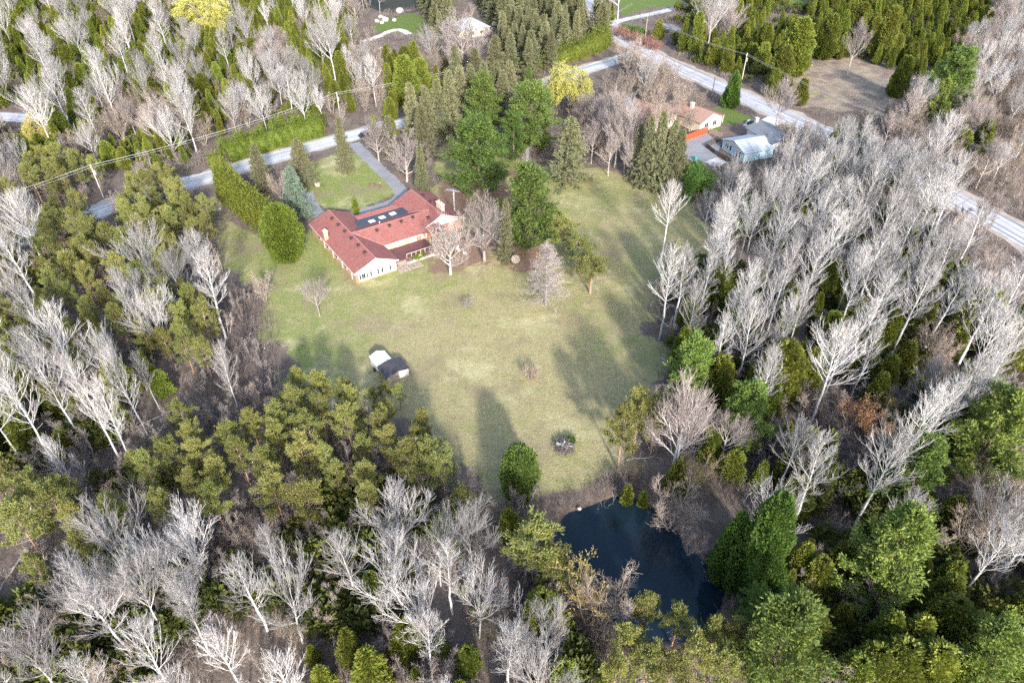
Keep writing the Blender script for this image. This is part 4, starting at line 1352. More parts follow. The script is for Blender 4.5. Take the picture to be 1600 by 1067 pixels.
def t_cedar(seed, h=9.0, leafm='cedar_leaf', wide=1.0, shape='cone', lump=.16, nb=3600):
    """dense arborvitae: upright fans over lumpy mass"""
    rg = np.random.default_rng(seed)
    R = h * .20 * wide
    ph = rg.uniform(0, 6.28, (6,)); fr = rg.integers(2, 6, 6); fz = rg.uniform(2, 9, 6)

    def radius(zt, az):
        if shape == 'cone': base = np.clip(1.02 - zt, 0, 1) ** .62 * np.clip(.60 + zt * 2.2, 0, 1)
        elif shape == 'round': base = np.sqrt(np.clip(1 - (zt * 1.86 - .86) ** 2, 0, 1)) ** .85
        else: base = np.clip(1.01 - zt, 0, 1) ** .38 * np.clip(.55 + zt * 3, 0, 1)
        l = sum(np.sin(az * fr[k] + ph[k] + zt * fz[k] * 2.2) for k in range(6)) / 6 + .25 * np.sin(az * 9 + zt * 17 + ph[0]) * np.sin(zt * 23 + ph[1])
        return R * base * (1 + lump * 2.2 * l)
    n = int(1.25 * nb * max(1, wide * h / 9.0))
    zt = rg.beta(1.05, 1.25, n); az = rg.uniform(0, 6.283, n)
    k = 1 - .42 * rg.random(n) ** 1.8 + .16 * (rg.random(n) > .9) * rg.random(n)
    r = radius(zt, az) * k
    C = np.stack([np.cos(az) * r, np.sin(az) * r, .1 + zt * h * .95], -1)
    out = .75 if shape != 'round' else 1.1
    D = norm(np.stack([np.cos(az) * out, np.sin(az) * out, np.full(n, .85) if shape != 'round' else .35 + 1.2 * (zt - .3)], -1))
    leafs = blades(rg, C, D, 2, .40, .19, .34, .07)
    # inner mass keeps the sky and ground from showing through
    nz_, na = 9, 10
    zz = np.linspace(0, 1, nz_); aa = np.arange(na) * 6.283 / na
    ZZ, AA = np.meshgrid(zz, aa, indexing='ij')
    rr = radius(ZZ, AA) * .62
    hv = np.stack([np.cos(AA) * rr, np.sin(AA) * rr, .1 + ZZ * h * .88], -1).reshape(-1, 3)
    i = np.arange(nz_ * na).reshape(nz_, na); j = np.roll(i, -1, 1)
    hq = np.stack([i[:-1], j[:-1], j[1:], i[1:]], -1).reshape(-1, 4)
    TP, TR = trunk_line(rg, h * .8, .14 + .004 * h, .03, 5, .003)
    return finish3("cedar", [seg_tubes(TP, TR, 6)], [seg_tubes(TP * .99, TR * .5, 3)], join([leafs, (hv, hq)]), 'dark_bark', 'dark_bark', leafm, h)


def t_willow(seed, h=12.0):
    rg = np.random.default_rng(seed)
    TP, TR = trunk_line(rg, h * .5, .35, .2, 6, .02)
    LP, LR, s = limbs_on(rg, TP, TR, 12, .5, .99, lambda s: .65 + .3 * s, lambda s: h * .50 * np.ones_like(s), 7, -.25, .09, .6, .3)
    b1, r1 = grow(rg, LP, LR, 11, .25, 1, .7, h * .24, 5, -.75, .08, .5, .4, .2)
    b2, r2 = grow(rg, b1, r1, 5, .2, 1, .5, h * .17, 5, -1.3, .06, .6, .5, .1)
    C = b2[:, 1:].reshape(-1, 3); D = norm(np.repeat(norm(b2[:, -1] - b2[:, 0])[:, None], 4, 1).reshape(-1, 3) + [0, 0, -.3])
    leafs = blades(rg, C, D, 7, .55, .15, .45, .2)
    return finish3("willow", [seg_tubes(TP, TR, 7)], [seg_tubes(LP, np.maximum(LR, .04), 4), seg_tubes(b1, np.maximum(r1, .02), 3)], leafs, 'ash_bark', 'ash_bark', 'willow_leaf', h)


def t_bush(seed, h=2.5, stemm='red_twig', n=46, wide=1.0):
    rg = np.random.default_rng(seed)
    az = rg.uniform(0, 6.283, n); rad = rg.random(n) ** .5 * h * .35 * wide
    d = norm(np.stack([np.cos(az) * .42 * wide, np.sin(az) * .42 * wide, np.ones(n)], -1) + rg.normal(0, .12, (n, 3)))
    pts = [np.stack([np.cos(az) * rad, np.sin(az) * rad, np.zeros(n)], -1)]
    L = h * rg.uniform(.6, 1.05, n)
    for k in range(4):
        d = norm(d + rg.normal(0, .08, d.shape)); pts.append(pts[-1] + d * (L / 4)[:, None])
    SP = np.stack(pts, 1); SR = np.full((n, 1), .03) * np.linspace(1, .4, 5)
    b1, r1 = grow(rg, SP, SR, 7, .25, 1, .55, h * .3, 3, .3, .12, .6, .5, .3)
    b2, r2 = grow(rg, b1, r1, 3, .25, 1, .55, h * .15, 2, .3, .12, .8, .5, .3)
    return finish("bush", [seg_tubes(SP, np.maximum(SR, .015), 3)], [seg_tubes(b1, np.maximum(r1, .013), 3), seg_tubes(b2, np.maximum(r2, .011), 3)], stemm, stemm, h)


def t_leafbush(seed, h=4.0, leafm='orange_leaf', barkm='alder_bark'):
    rg = np.random.default_rng(seed)
    stems = 6
    az = np.arange(stems) * 6.283 / stems + rg.normal(0, .3, stems)
    d = norm(np.stack([np.cos(az) * .35, np.sin(az) * .35, np.ones(stems)], -1))
    pts = [np.stack([np.cos(az) * .2, np.sin(az) * .2, np.zeros(stems)], -1)]
    for k in range(6):
        d = norm(d + rg.normal(0, .06, d.shape)); pts.append(pts[-1] + d * h * .85 / 6)
    SP = np.stack(pts, 1); SR = np.full((stems, 1), .07) * np.linspace(1, .25, 7)
    b1, r1 = grow(rg, SP, SR, 10, .25, .99, .65, h * .28, 4, .3, .1, .55, .35, .4)
    b2, r2 = grow(rg, b1, r1, 5, .15, 1, .6, h * .12, 3, .3, .14, .65, .4, .3)
    C = np.concatenate([b2[:, 1], b2[:, 2]]); D = norm(np.concatenate([b2[:, 2] - b2[:, 1]] * 2) + [0, 0, .02])
    lump = np.sin(C[:, 0] * 1.3 + seed) + np.sin(C[:, 1] * 1.5) + np.sin(C[:, 2] * 1.7 + seed)
    k = lump > -.3
    leafs = blades(rg, C[k], D[k], 3, .26, .09, .6, .12)
    return finish3("bush", [seg_tubes(SP, SR, 5)], [seg_tubes(b1, np.maximum(r1, .018), 3), seg_tubes(b2, np.maximum(r2, .012), 3)], leafs, barkm, 'gold_twig', leafm, h)


KINDS = {
    'poplar': ("poplar_tree", "bare tree", [t_poplar(100 + i, 18, slim=.8 + .1 * i, clear=.38 + .04 * (i % 3)) for i in range(5)] + [t_poplar(110, 18, slim=1.35, clear=.34), t_poplar(111, 17, slim=1.15, clear=.5)]),
    'ash': ("ash_tree", "bare tree", [t_ash(120 + i, 14, spread=.78 + .09 * i, nl=7 + i % 4, fork=.26 + .05 * (i % 4)) for i in range(7)] + [t_ash(126, 14, spread=1.2, fork=.22, nl=11)]),
    'greybare': ("bare_tree", "bare tree", [t_ash(130 + i, 12, 'maple_bark', 'maple_twig', .95, .3, 8 + i) for i in range(3)]),
    'maple': ("maple_tree", "bare tree", [t_maple(140 + i, 11) for i in range(2)]),
    'alder': ("alder_tree", "bare tree", [t_alder(150 + i, 8.5, stems=5 + i) for i in range(4)]),
    'gold': ("budding_tree", "budding tree", [t_leafbush(158, 8.0, 'gold_leaf'), ]),
    'orange': ("budding_bush", "bush", [t_leafbush(159, 4.5, 'orange_leaf')]),
    'birch': ("birch_tree", "birch", [t_poplar(160, 18, 'birch_bark', 'poplar_twig', 1.1, .55), t_ash(161, 18, 'birch_bark', 'maple_twig', .62, .30, 7)]),
    'larch': ("larch_tree", "larch", [t_larch(170)]),
    'pine': ("pine_tree", "pine", [t_pine(180 + i, 11, clear=.34 + .05 * (i % 4), wide=.85 + .07 * i, dens=.75 + .12 * (i % 3)) for i in range(7)]),
    'thinpine': ("thin_pine_tree", "pine", [t_pine(188 + i, 11, clear=.55, dens=.6, wide=.8) for i in range(2)]),
    'white_pine': ("white_pine_tree", "white pine", [t_white_pine(200 + i, 15, wide=.95 + .08 * i) for i in range(4)]),
    'dark_pine': ("dark_pine_tree", "pine", [t_white_pine(206 + i, 15, 'dark_pine_leaf', .95 + .08 * i) for i in range(4)]),
    'spruce': ("spruce_tree", "spruce", [t_spruce(210 + i, 14, wide=.92 + .1 * i) for i in range(3)]),
    'blue_spruce': ("blue_spruce_tree", "spruce", [t_spruce(216, 12, 'blue_spruce_leaf', 1.15)]),
    'cedar': ("cedar_tree", "cedar", [t_cedar(220 + i, 9, wide=.95 + .12 * i) for i in range(3)] + [t_cedar(224 + i, 9, wide=1.1 + .1 * i, shape='col', lump=.24) for i in range(3)]),
    'dark_cedar': ("dark_cedar_tree", "cedar", [t_cedar(230, 14, 'dark_cedar_leaf', 1.5, 'col', .22, 3600), t_cedar(231, 9, 'dark_cedar_leaf', 1.3, 'cone', .2)]),
    'round_cedar': ("round_cedar_tree", "cedar", [t_cedar(236, 9, 'hedge_leaf', 1.95, 'round', .10, 4600)]),
    'round_green': ("round_evergreen_tree", "evergreen", [t_cedar(237, 9, 'white_pine_leaf', 2.1, 'round', .16, 3600)]),
    'column': ("columnar_cedar", "cedar", [t_cedar(238, 4, 'hedge_leaf', .85, 'cone', .04, 900)]),
    'willow': ("willow_tree", "willow", [t_willow(240), t_willow(241)]),
    'redbush': ("red_twig_bush", "bush", [t_bush(250, 2.6), t_bush(251, 2.6)]),
    'brownbush': ("bare_bush", "bush", [t_bush(255, 3.0, 'alder_twig', 50, 1.2), t_bush(256, 3.0, 'maple_twig', 40, 1.1)]),
}
TREES = []      # dicts: kind, p (world xy), h, label or None
PRNG = random.Random(11)


def plant(kind, x, y, h, label=None, wide=1.0, var=None, rz=None, group=None):
    TREES.append(dict(kind=kind, x=float(x), y=float(y), h=float(h), label=label, wide=wide, var=var, rz=rz, group=group))


def B(kind, u, v, vt, label=None, **kw):
    """tree whose foot shows at (u, v) and whose top shows at height vt of the photograph"""
    p = P(u, v)
    plant(kind, p[0], p[1], height_for(u, v, vt), label, **kw)


def T(kind, u, vt, h, label=None, **kw):
    """tree of height h whose top shows at (u, vt)"""
    p = P(u, vt, h)
    plant(kind, p[0], p[1], h, label, **kw)

# ------------------------------------------------------------------ hedges (clipped or grown cedar rows)
def hedge(pts, label, h=3.5, wd=3.0, mat='hedge_leaf', seed=1, n_per_m=150, hv=.12):
    """pts: photo positions of the hedge's foot line; h: one height or one per point"""
    w_ = np.array([P(u, v)[:2] for u, v in pts]); hs = np.full(len(pts), h, float) if np.isscalar(h) else np.array(h, float)
    seg = np.linalg.norm(np.diff(w_, axis=0), axis=1); cum = np.concatenate([[0], np.cumsum(seg)]); Lt = cum[-1]
    o = np.array([*w_[0], 0])
    rg = np.random.default_rng(seed)
    n = int(min(30000, Lt * n_per_m * max(1, hs.mean() / 4)))
    s = rg.uniform(0, Lt, n)
    cx, cy, ch = np.interp(s, cum, w_[:, 0]), np.interp(s, cum, w_[:, 1]), np.interp(s, cum, hs)
    i = np.clip(np.searchsorted(cum, s) - 1, 0, len(seg) - 1)
    d = np.diff(w_, axis=0)[i] / seg[i][:, None]; q = np.stack([-d[:, 1], d[:, 0]], 1)
    lump = 1 + hv * (np.sin(s * 2.1 + seed) + np.sin(s * 1.1 + 2 * seed) + .8 * np.sin(s * 3.7)) - .16 * np.abs(np.sin(s * 1.25 + .5 * np.sin(s * .7))) ** 2 * (ch > 4)
    a = rg.uniform(-.15, math.pi + .15, n)                       # position round the section
    k = 1 - .35 * rg.random(n) ** 2 + .22 * (rg.random(n) > .9) * rg.random(n)
    ex = .55
    ca, sa = np.sign(np.cos(a)) * np.abs(np.cos(a)) ** ex, np.abs(np.sin(a)) ** ex
    wob = 1 + .18 * np.sin(s * 2.6 + 3 * sa + seed)
    off = ca * wd / 2 * k * wob * (1 - .25 * sa * (hs.mean() > 5)); z = np.clip(sa * ch * k * lump, .05, None)
    C = np.stack([cx + q[:, 0] * off - o[0], cy + q[:, 1] * off - o[1], z], -1)
    D = norm(np.stack([q[:, 0] * ca * .9, q[:, 1] * ca * .9, .5 + .5 * sa], -1))
    V, Q_ = blades(rg, C, D, 1, .45, .22, .4)
    # inner mass
    m = max(4, int(Lt / 1.0)); ss = np.linspace(.3, Lt - .3, m)
    hx, hy, hh = np.interp(ss, cum, w_[:, 0]) - o[0], np.interp(ss, cum, w_[:, 1]) - o[1], np.interp(ss, cum, hs)
    ii = np.clip(np.searchsorted(cum, ss) - 1, 0, len(seg) - 1); qq = np.stack([-(np.diff(w_, axis=0)[ii] / seg[ii][:, None])[:, 1], (np.diff(w_, axis=0)[ii] / seg[ii][:, None])[:, 0]], 1)
    prof = [(-.36, 0), (-.36, .55), (-.2, .78), (.2, .78), (.36, .55), (.36, 0)]
    HV = np.stack([np.stack([hx + qq[:, 0] * a_ * wd, hy + qq[:, 1] * a_ * wd, hh * b_], -1) for a_, b_ in prof], 1)
    k6 = len(prof); id_ = np.arange(m * k6).reshape(m, k6)
    HQ = np.stack([id_[:-1, :-1], id_[:-1, 1:], id_[1:, 1:], id_[1:, :-1]], -1).reshape(-1, 4)
    v2, q2 = join([(V, Q_), (HV.reshape(-1, 3), HQ)])
    r = link("hedge", None, loc=tuple(o)); tag(r, label, "hedge")
    link("foliage", mk_mesh("hedge_foliage", v2, quads=q2, mat=M[mat]), r)
    st = MB()
    for t in np.arange(.5, Lt, 1.6):
        x, y = np.interp(t, cum, w_[:, 0]) - o[0], np.interp(t, cum, w_[:, 1]) - o[1]
        st.tube((x, y, 0), (x, y, .5 * np.interp(t, cum, hs)), .07, .04, n=5)
    st.build("stems", M['dark_bark'], r)
    return r


hedge([(355, 306), (372, 322), (392, 340), (412, 355), (430, 366)], "tall yellow green cedar hedge running from road to the round cedar", [9.5, 8.5, 8.0, 7.5, 7.0], 5.0, seed=3, n_per_m=330, hv=.09)
hedge([(328, 266), (350, 262)], "short cedar hedge end left of the long roadside hedge", 4.6, 5.5, seed=5)
hedge([(352, 252), (385, 240), (420, 231), (452, 222), (478, 216), (500, 209)], "long bushy cedar hedge on the far side of the front road", [5.2, 6, 5.6, 6.4, 6, 5.5], 6.5, seed=7, n_per_m=330)
hedge([(812, 118), (842, 108), (872, 100), (905, 90), (930, 82), (946, 70)], "cedar hedge curving along the road up to the junction", [5, 5, 5.5, 6.5, 8, 8], 6.5, seed=9, n_per_m=200)
hedge([(1062, 294), (1078, 305), (1096, 315)], "dark green cedar hedge below the gravel yard", [7.5, 8, 7], 7, 'dark_cedar_leaf', seed=11, n_per_m=330)
hedge([(1130, 366), (1150, 362), (1172, 352)], "broad dark cedar hedge at the lawn's far right corner", [6.5, 7.5, 6.5], 8, 'dark_cedar_leaf', seed=13, n_per_m=330)
hedge([(966, 50), (990, 52), (1006, 58)], "low dark evergreen hedge between side lane and red shrubs", 2.6, 3.5, 'dark_cedar_leaf', seed=15)

# ------------------------------------------------------------------ trees one can pick out in the photograph
B('birch', 1030, 418, 295, "lone white birch leaning on the open lawn with a long bare trunk", var=0, rz=.4)
B('maple', 704, 429, 343, "round bare tree right before the ranch house's deck", wide=1.0, var=0)
B('maple', 757, 408, 310, "tall twin-stemmed bare tree right of the ranch house", wide=.95, var=1)
B('spruce', 791, 410, 315, "slim spruce beside the stone disc on the lawn", wide=.55, var=0)
B('dark_pine', 825, 392, 266, "big dark green pine with the stone disc at its foot", wide=1.25, var=1)
B('round_cedar', 450, 404, 318, "big clipped egg-shaped yellow green cedar beside the ranch house", wide=.74)
B('blue_spruce', 468, 338, 263, "blue green spruce next to the egg-shaped cedar", wide=1.0)
B('spruce', 478, 292, 219, "broad grey green spruce with the round boulder at its foot", wide=1.15, var=2)
B('spruce', 413, 298, 228, "grey spruce between tall hedge and front road", wide=.95, var=1)
B('spruce', 541, 268, 186, "slender grey spruce at the front lawn's driveway corner", wide=.72, var=0)
B('alder', 440, 312, 268, "purplish bare shrub tree between hedge and blue spruce")
B('maple', 636, 284, 214, "bushy grey bare tree right of the driveway bend", wide=1.15, var=0)
B('maple', 592, 252, 184, "purplish bare tree at the driveway's road end", wide=.8, var=1)
B('spruce', 612, 244, 183, "yellowish spruce right of the driveway's road end", wide=.85, var=1)
B('cedar', 586, 214, 180, "small cedar at the driveway's road end", wide=.7)
B('spruce', 661, 299, 230, "pale grey spruce just behind the ranch house's right wing", wide=.75, var=0)
for i, (u, vb, vt) in enumerate([(648, 222, 133), (670, 220, 137), (687, 214, 126), (705, 208, 114), (722, 200, 106), (738, 196, 104), (757, 188, 100), (777, 180, 98), (797, 178, 97)]):
    B('spruce', u, vb, vt, "%s grey green spruce from left in the spruce row behind the ranch house" % ["first", "second", "third", "fourth", "fifth", "sixth", "seventh", "eighth", "ninth"][i], wide=.85, var=i % 3,
      group="spruce row behind the ranch house")
B('dark_pine', 748, 304, 188, "largest green pine on the lawn behind the ranch house", wide=1.5, var=2)
B('dark_pine', 757, 226, 120, "tall dark green pine behind the largest lawn pine", wide=1.15, var=0)
B('dark_pine', 830, 236, 136, "broad green pine between spruce row and brown spruce", wide=1.45, var=3)
B('dark_pine', 803, 250, 178, "lower green pine below the broad pine", wide=1.3, var=1)
B('dark_pine', 826, 142, 108, "small green pine left of the yellow willow", wide=.8, var=1)
B('spruce', 888, 286, 186, "broad brownish spruce at the lawn's far end", wide=1.15, var=2)
B('poplar', 822, 300, 234, "small dead white tree between the big lawn pines", wide=.8, var=0)
B('pine', 880, 398, 345, "old dark pine right of the dark green pine", wide=1.75, var=5)
B('pine', 903, 424, 372, "darker pine just below the old dark pine", wide=1.7, var=6)
B('thinpine', 922, 458, 404, "sparse brown pine lowest of the lawn group", wide=2.4)
B('larch', 853, 476, 384, "grey needleless larch with a reddish trunk on the lawn", wide=1.45)
B('greybare', 500, 495, 440, "small grey bare tree alone on the lawn left of the house")
B('alder', 415, 472, 430, "small reddish bare tree at the lawn's left edge")
B('brownbush', 830, 592, 574, "sparse bare sapling in the middle of the lower lawn", wide=.7)
B('brownbush', 732, 482, 466, "tiny dark sapling alone on the sunny lawn", wide=.6)
B('column', 557, 334, 311, "single narrow cedar standing at the house's recess", wide=1.0)
B('round_green', 812, 776, 698, "round bright green evergreen at the lawn's lower edge", wide=.56)
B('pine', 990, 708, 617, "orange-trunked pine, middle of three above the pond", wide=.85)
B('pine', 1016, 712, 625, "orange-trunked pine, rightmost of three above the pond", wide=.75)
B('pine', 965, 732, 638, "paler pine, leftmost of three above the pond", wide=.9)
B('birch', 1047, 752, 592, "tall white birch with many upright limbs above the pond", var=1, wide=.9, rz=.3)
B('birch', 1051, 756, 612, "white birch leaning outward from the same spot above the pond", var=1, wide=.9, rz=2.3)
B('white_pine', 1150, 702, 606, "bright green bushy pine right of the birches", wide=1.05, var=2)
T('white_pine', 1092, 535, 14, "soft green pine at the shaded right edge of the lawn", wide=1.0, var=3)
T('white_pine', 1070, 585, 8, "small pale green pine below the soft green pine", wide=1.0, var=0)
B('greybare', 1125, 728, 650, "small bare tree in front of the bright bushy pine")
B('column', 978, 786, 760, "left one of two small bright cedars on the far pond bank", wide=1.2)
B('column', 1003, 790, 769, "right one of two small bright cedars on the far pond bank", wide=1.2)
B('dark_cedar', 1165, 935, 768, "massive dark green cedar on the pond's right bank", wide=.5, var=0)
B('dark_cedar', 1128, 905, 800, "dark green cedar leaning over the pond's right bank", wide=.6, var=1)
T('white_pine', 1190, 922, 8, "pale green pine at the foot of the massive dark cedar", var=0)
T('pine', 836, 818, 12, "big rounded pine on the pond's left bank", wide=1.2, var=2)
T('pine', 862, 855, 9, "lower grey green pine on the pond's left bank", wide=1.2, var=3)
T('gold', 922, 890, 10.5, "golden budding tree on the near pond bank", wide=.95)
T('alder', 952, 905, 9.5, "grey bare tree beside the golden budding tree", wide=1.0)
T('cedar', 868, 940, 6.5, "small olive cedar left of the golden budding tree")
T('alder', 1060, 772, 7.5, "grey tangled bare tree on the right pond bank", wide=1.5)
T('gold', 1095, 712, 8, "yellowish budding tree above the massive dark cedar", wide=1.2)
T('alder', 1085, 830, 5, "low brown bare tree on the pond's right bank")
for u, vt, h, wd in [(1010, 932, 8, .95), (1065, 955, 7.5, .9), (1118, 972, 7.5, .95), (1150, 972, 8, .95), (985, 985, 8.5, .9), (1018, 1018, 8, 1.0), (1056, 1030, 8, 1.1), (962, 1040, 8, 1.0), (1098, 1010, 8.5, 1.1), (1140, 1030, 8, 1.0), (1190, 985, 9, 1.0)]:
    T('pine', u, vt, h, wide=wd * 1.1)
T('ash', 855, 955, 10.5, "dead white snag with a broken top at the bottom edge", var=1, wide=.8)
T('white_pine', 1245, 952, 15, "broad bright green pine in the bottom right woods", wide=1.2, var=3)
T('white_pine', 1428, 806, 17, "tall yellow green pine above the bottom right cedars", wide=1.0, var=1)
T('white_pine', 1457, 688, 15, "bright green pine between white bare trees at right", wide=.95, var=0)
T('white_pine', 1588, 622, 16, "green pine cut off by the photo's right edge", wide=1.2, var=2)
T('white_pine', 1582, 985, 12, "green pine in the photo's bottom right corner", wide=1.1, var=3)
for u, vt, h in [(1405, 958, 9), (1452, 965, 9.5), (1505, 938, 9), (1380, 1012, 8), (1425, 1005, 9), (1478, 1010, 9.5), (1540, 960, 9), (1530, 1020, 8), (1350, 1030, 7), (1500, 900, 9), (1290, 872, 7), (1330, 850, 7), (1265, 850, 7), (1230, 930, 7)]:
    T('cedar', u, vt, h, wide=1.25)
T('orange', 1345, 628, 5.5, "orange-brown budding bush under the white bare trees", wide=1.3)
T('orange', 1372, 655, 5, "lower orange-brown budding bush beside its taller twin", wide=1.2)
T('gold', 1390, 615, 6, "yellow green budding tree behind the orange bushes", wide=.9)
T('gold', 1240, 655, 6.5, "brownish yellow budding tree left of the orange bushes", wide=.9)
B('dark_pine', 1465, 188, 80, "large dark green pine below the top right cedars", wide=1.35, var=1)
B('white_pine', 1452, 198, 128, "yellow green pine leaning on the large dark one", wide=.8, var=2)
B('cedar', 1398, 152, 86, "single dense cedar at the brown meadow's edge", wide=.95, var=4)
B('cedar', 1385, 178, 164, "tiny cedar on the brown meadow's lower edge", wide=.9, var=3)
B('cedar', 1372, 96, 8, "tall narrow cedar left above the single meadow cedar", wide=.85, var=3)
B('cedar', 1235, 118, 26, "broad tall cedar at the brown meadow's left end", wide=1.2, var=4)
B('cedar', 1215, 140, 70, "dark cedar just below the broad tall cedar", wide=1.0)
B('cedar', 1248, 165, 122, "small dark cedar between road and brown meadow", wide=1.1, var=3)
B('cedar', 1285, 92, 20, "tall yellow green cedar behind the brown meadow", wide=1.0, var=5)
B('greybare', 1323, 118, 42, "gnarled pale bare tree standing in the brown meadow", wide=.8)
B('dark_cedar', 1140, 168, 110, "dark conical evergreen on the grass beside the paved road", wide=.95, var=1)
B('cedar', 1112, 105, 60, "rounded cedar on the far side of the paved road", wide=1.1, var=4)
B('ash', 1105, 78, -8, "large fan-shaped bare tree above the paved road", wide=1.0, var=4)
B('greybare', 1209, 206, 132, "dark bare tree standing by the blue house's driveway", wide=1.1)
B('cedar', 1066, 82, 28, "slim cedar left of the large fan-shaped bare tree", wide=.8)
B('cedar', 1084, 86, 18, "tall slim cedar beside the large fan-shaped bare tree", wide=.75, var=3)
B('cedar', 1028, 62, 30, "dense cedar beside the brown junction pole", wide=1.2, var=4)
B('cedar', 955, 32, 6, "small cedar between the two roads at the photo's top", wide=1.1)
B('birch', 964, 38, -60, "thick white trunk at the photo's top beside the side lane", var=1, wide=.8)
B('birch', 932, 20, -75, "white trunk at the photo's top beside the paved road", var=0, wide=.9)
for i, (u, v, vt) in enumerate([(966, 56, 42), (984, 64, 48), (1003, 72, 55), (1020, 78, 63)]):
    B('redbush', u, v, vt, "%s red-twigged bush from left along the junction's upper side" % ["first", "second", "third", "fourth"][i], wide=1.4, group="red-twigged bushes at the junction")
for u, v, vt in [(983, 118, 60), (1004, 124, 72), (1020, 140, 88), (1000, 150, 100), (975, 155, 108), (1045, 148, 100), (1025, 175, 122), (960, 180, 118), (1062, 165, 120)]:
    B('alder', u, v, vt, wide=1.2)
for u, v, vt in [(1042, 205, 150), (1078, 208, 166), (1020, 218, 158), (1060, 186, 134), (1012, 190, 132), (1090, 178, 140)]:
    B('alder', u, v, vt, wide=.95)
B('willow', 888, 172, 102, "bright yellow willow beside the front road", wide=.95, var=0)
B('willow', 328, 60, -14, "large yellow willow at the photo's top edge", wide=1.1, var=1)
B('willow', 80, 232, 180, "small yellow willow in the left woods above the road", wide=.85, var=0)
B('ash', 308, 240, 148, "big tan bare tree with spreading limbs above the hedge", wide=1.05, var=4)
B('maple', 722, 110, 20, "very broad pale bare tree before the grey-roofed top house", wide=1.15, var=0)
B('ash', 525, 132, 25, "tall white bare tree with a long straight trunk above the front road", wide=.85, var=2)
B('poplar', 459, 186, 110, "white bare tree rising from the end of the long hedge", wide=1.0)
B('poplar', 588, 168, 92, "thin pale bare tree in brown brush above the road", wide=1.0)
B('cedar', 611, 186, 152, "round cedar at the road's edge below brown brush", wide=1.3, var=4)
B('cedar', 637, 160, 85, "tall bright cedar left of the spruce row", wide=1.2, var=4)
B('cedar', 660, 150, 90, "second bright cedar left of the spruce row", wide=1.1, var=5)
for u, vb, vt in [(1005, 292, 185), (1022, 296, 178), (1040, 300, 192), (1052, 304, 205), (992, 280, 196), (1032, 290, 205)]:
    B('spruce', u, vb, vt, wide=.62, var=None)
for u, v, vt in [(945, 240, 150), (960, 262, 165), (975, 270, 185), (930, 225, 160), (950, 275, 215), (985, 282, 225), (915, 210, 150)]:
    B('greybare', u, v, vt, wide=.95)
for u, v, vt in [(1138, 318, 252), (1128, 330, 268), (1100, 360, 308)]:
    B('ash', u, v, vt, wide=.8)
# the tall white trees on the photo's left edge
for u, v, vt in [(99, 741, 558), (190, 724, 566), (40, 728, 600), (130, 690, 545), (152, 670, 550), (215, 742, 600), (126, 772, 690), (150, 775, 715), (62, 690, 545), (372, 639, 545), (250, 640, 555)]:
    B('poplar', u, v, vt, wide=.72)
for u, vt, h, wd in [(600, 600, 4.5, 1.0), (622, 604, 5, .9), (580, 606, 4.5, 1.0), (598, 628, 7, 1.0)]:
    T('pine', u, vt, h, wide=wd * 1.2)

# ------------------------------------------------------------------ woods: what grows where, read from the photograph in 50-pixel squares
WOODS = """xxxwww.xxwwg.s.ssss..cgccccccccgg
xwxwwwxwgcwgcggsss...cccccccccgg
wwwwwwxxmmcgccss...gg..cc.....gg
.wwgggxgmmddcs....gg.....bggg.gg
wwgxxx............gg...bggwwggxg
gpp.pp.................ggwwwwwgd
qqqpppp................wwwwwwww.
wwpppqp...............wwwwwwwww.
dppwwwwp............wwwwwwwwwwwd
dqwwwppp............wwwwwxwwwwwd
qppqwppp............wxwwwwwwwgww
wwwwwqppp............xwwwwwwwgww
wwwwdddddppppp......g.xwgggxwwwx
wwwwdppppppppp.......gxxwdgxwwwx
wdddpppppppppp.......xxxwwwwxxgg
qppqqqqqqqqqqpp......gcwwwwwwxgg
qpppqdddwwwwwwwxp.....ccwwwxxxgw
dppwwwwwwmwwwwwxp.....ccwxxxxxww
ddwwwwwwwwmmwwwwxg.....ccwxxccww
cdwwwwwwwwmmmwwwxg.....xxxxccccc
wwwwwwwwwmccmwwwwx......xxxccccc
wwwwwwwwwmccmwwwwx......xxxccccc""".split("\n")
for i_ in range(6, 11):
    WOODS[i_] = WOODS[i_][:8].replace('w', 'n').replace('q', 'p').replace('d', 'n') + WOODS[i_][8:]
WOODS = [(r_ + r_[-1] * 32)[:32] for r_ in WOODS]
MIX = {'w': {'poplar': 5.6, 'ash': 5.6, 'greybare': 11, 'cedar': 5}, 'v': {'ash': 9.0, 'poplar': 15, 'greybare': 12, 'cedar': 5.0, 'alder': 6}, 'W': {'poplar': 5.6, 'ash': 4.4, 'cedar': 4.4, 'alder': 6}, 'g': {'alder': 4.8, 'greybare': 7.5, 'ash': 10}, 'm': {'ash': 7.2, 'cedar': 4.6}, 'p': {'pine': 3.7, 'alder': 7.5, 'ash': 16}, 'q': {'thinpine': 6.0, 'pine': 5.2, 'alder': 7}, 'n': {'pine': 5.4, 'ash': 8.0, 'poplar': 8.5, 'alder': 8},
       'c': {'cedar': 4.4, 'greybare': 14}, 'x': {'cedar': 4.8, 'ash': 12, 'alder': 7}, 's': {'spruce': 6.2}, 'd': {'alder': 6.0, 'poplar': 13.0}, 'b': {'brownbush': 6.0}}
HEIGHT = {'poplar': (14.5, 19), 'ash': (9.5, 13.5), 'alder': (6, 9), 'greybare': (8, 12), 'cedar': (5.5, 9), 'pine': (8, 10.5), 'thinpine': (8, 11), 'spruce': (12, 16.5), 'brownbush': (2, 3)}
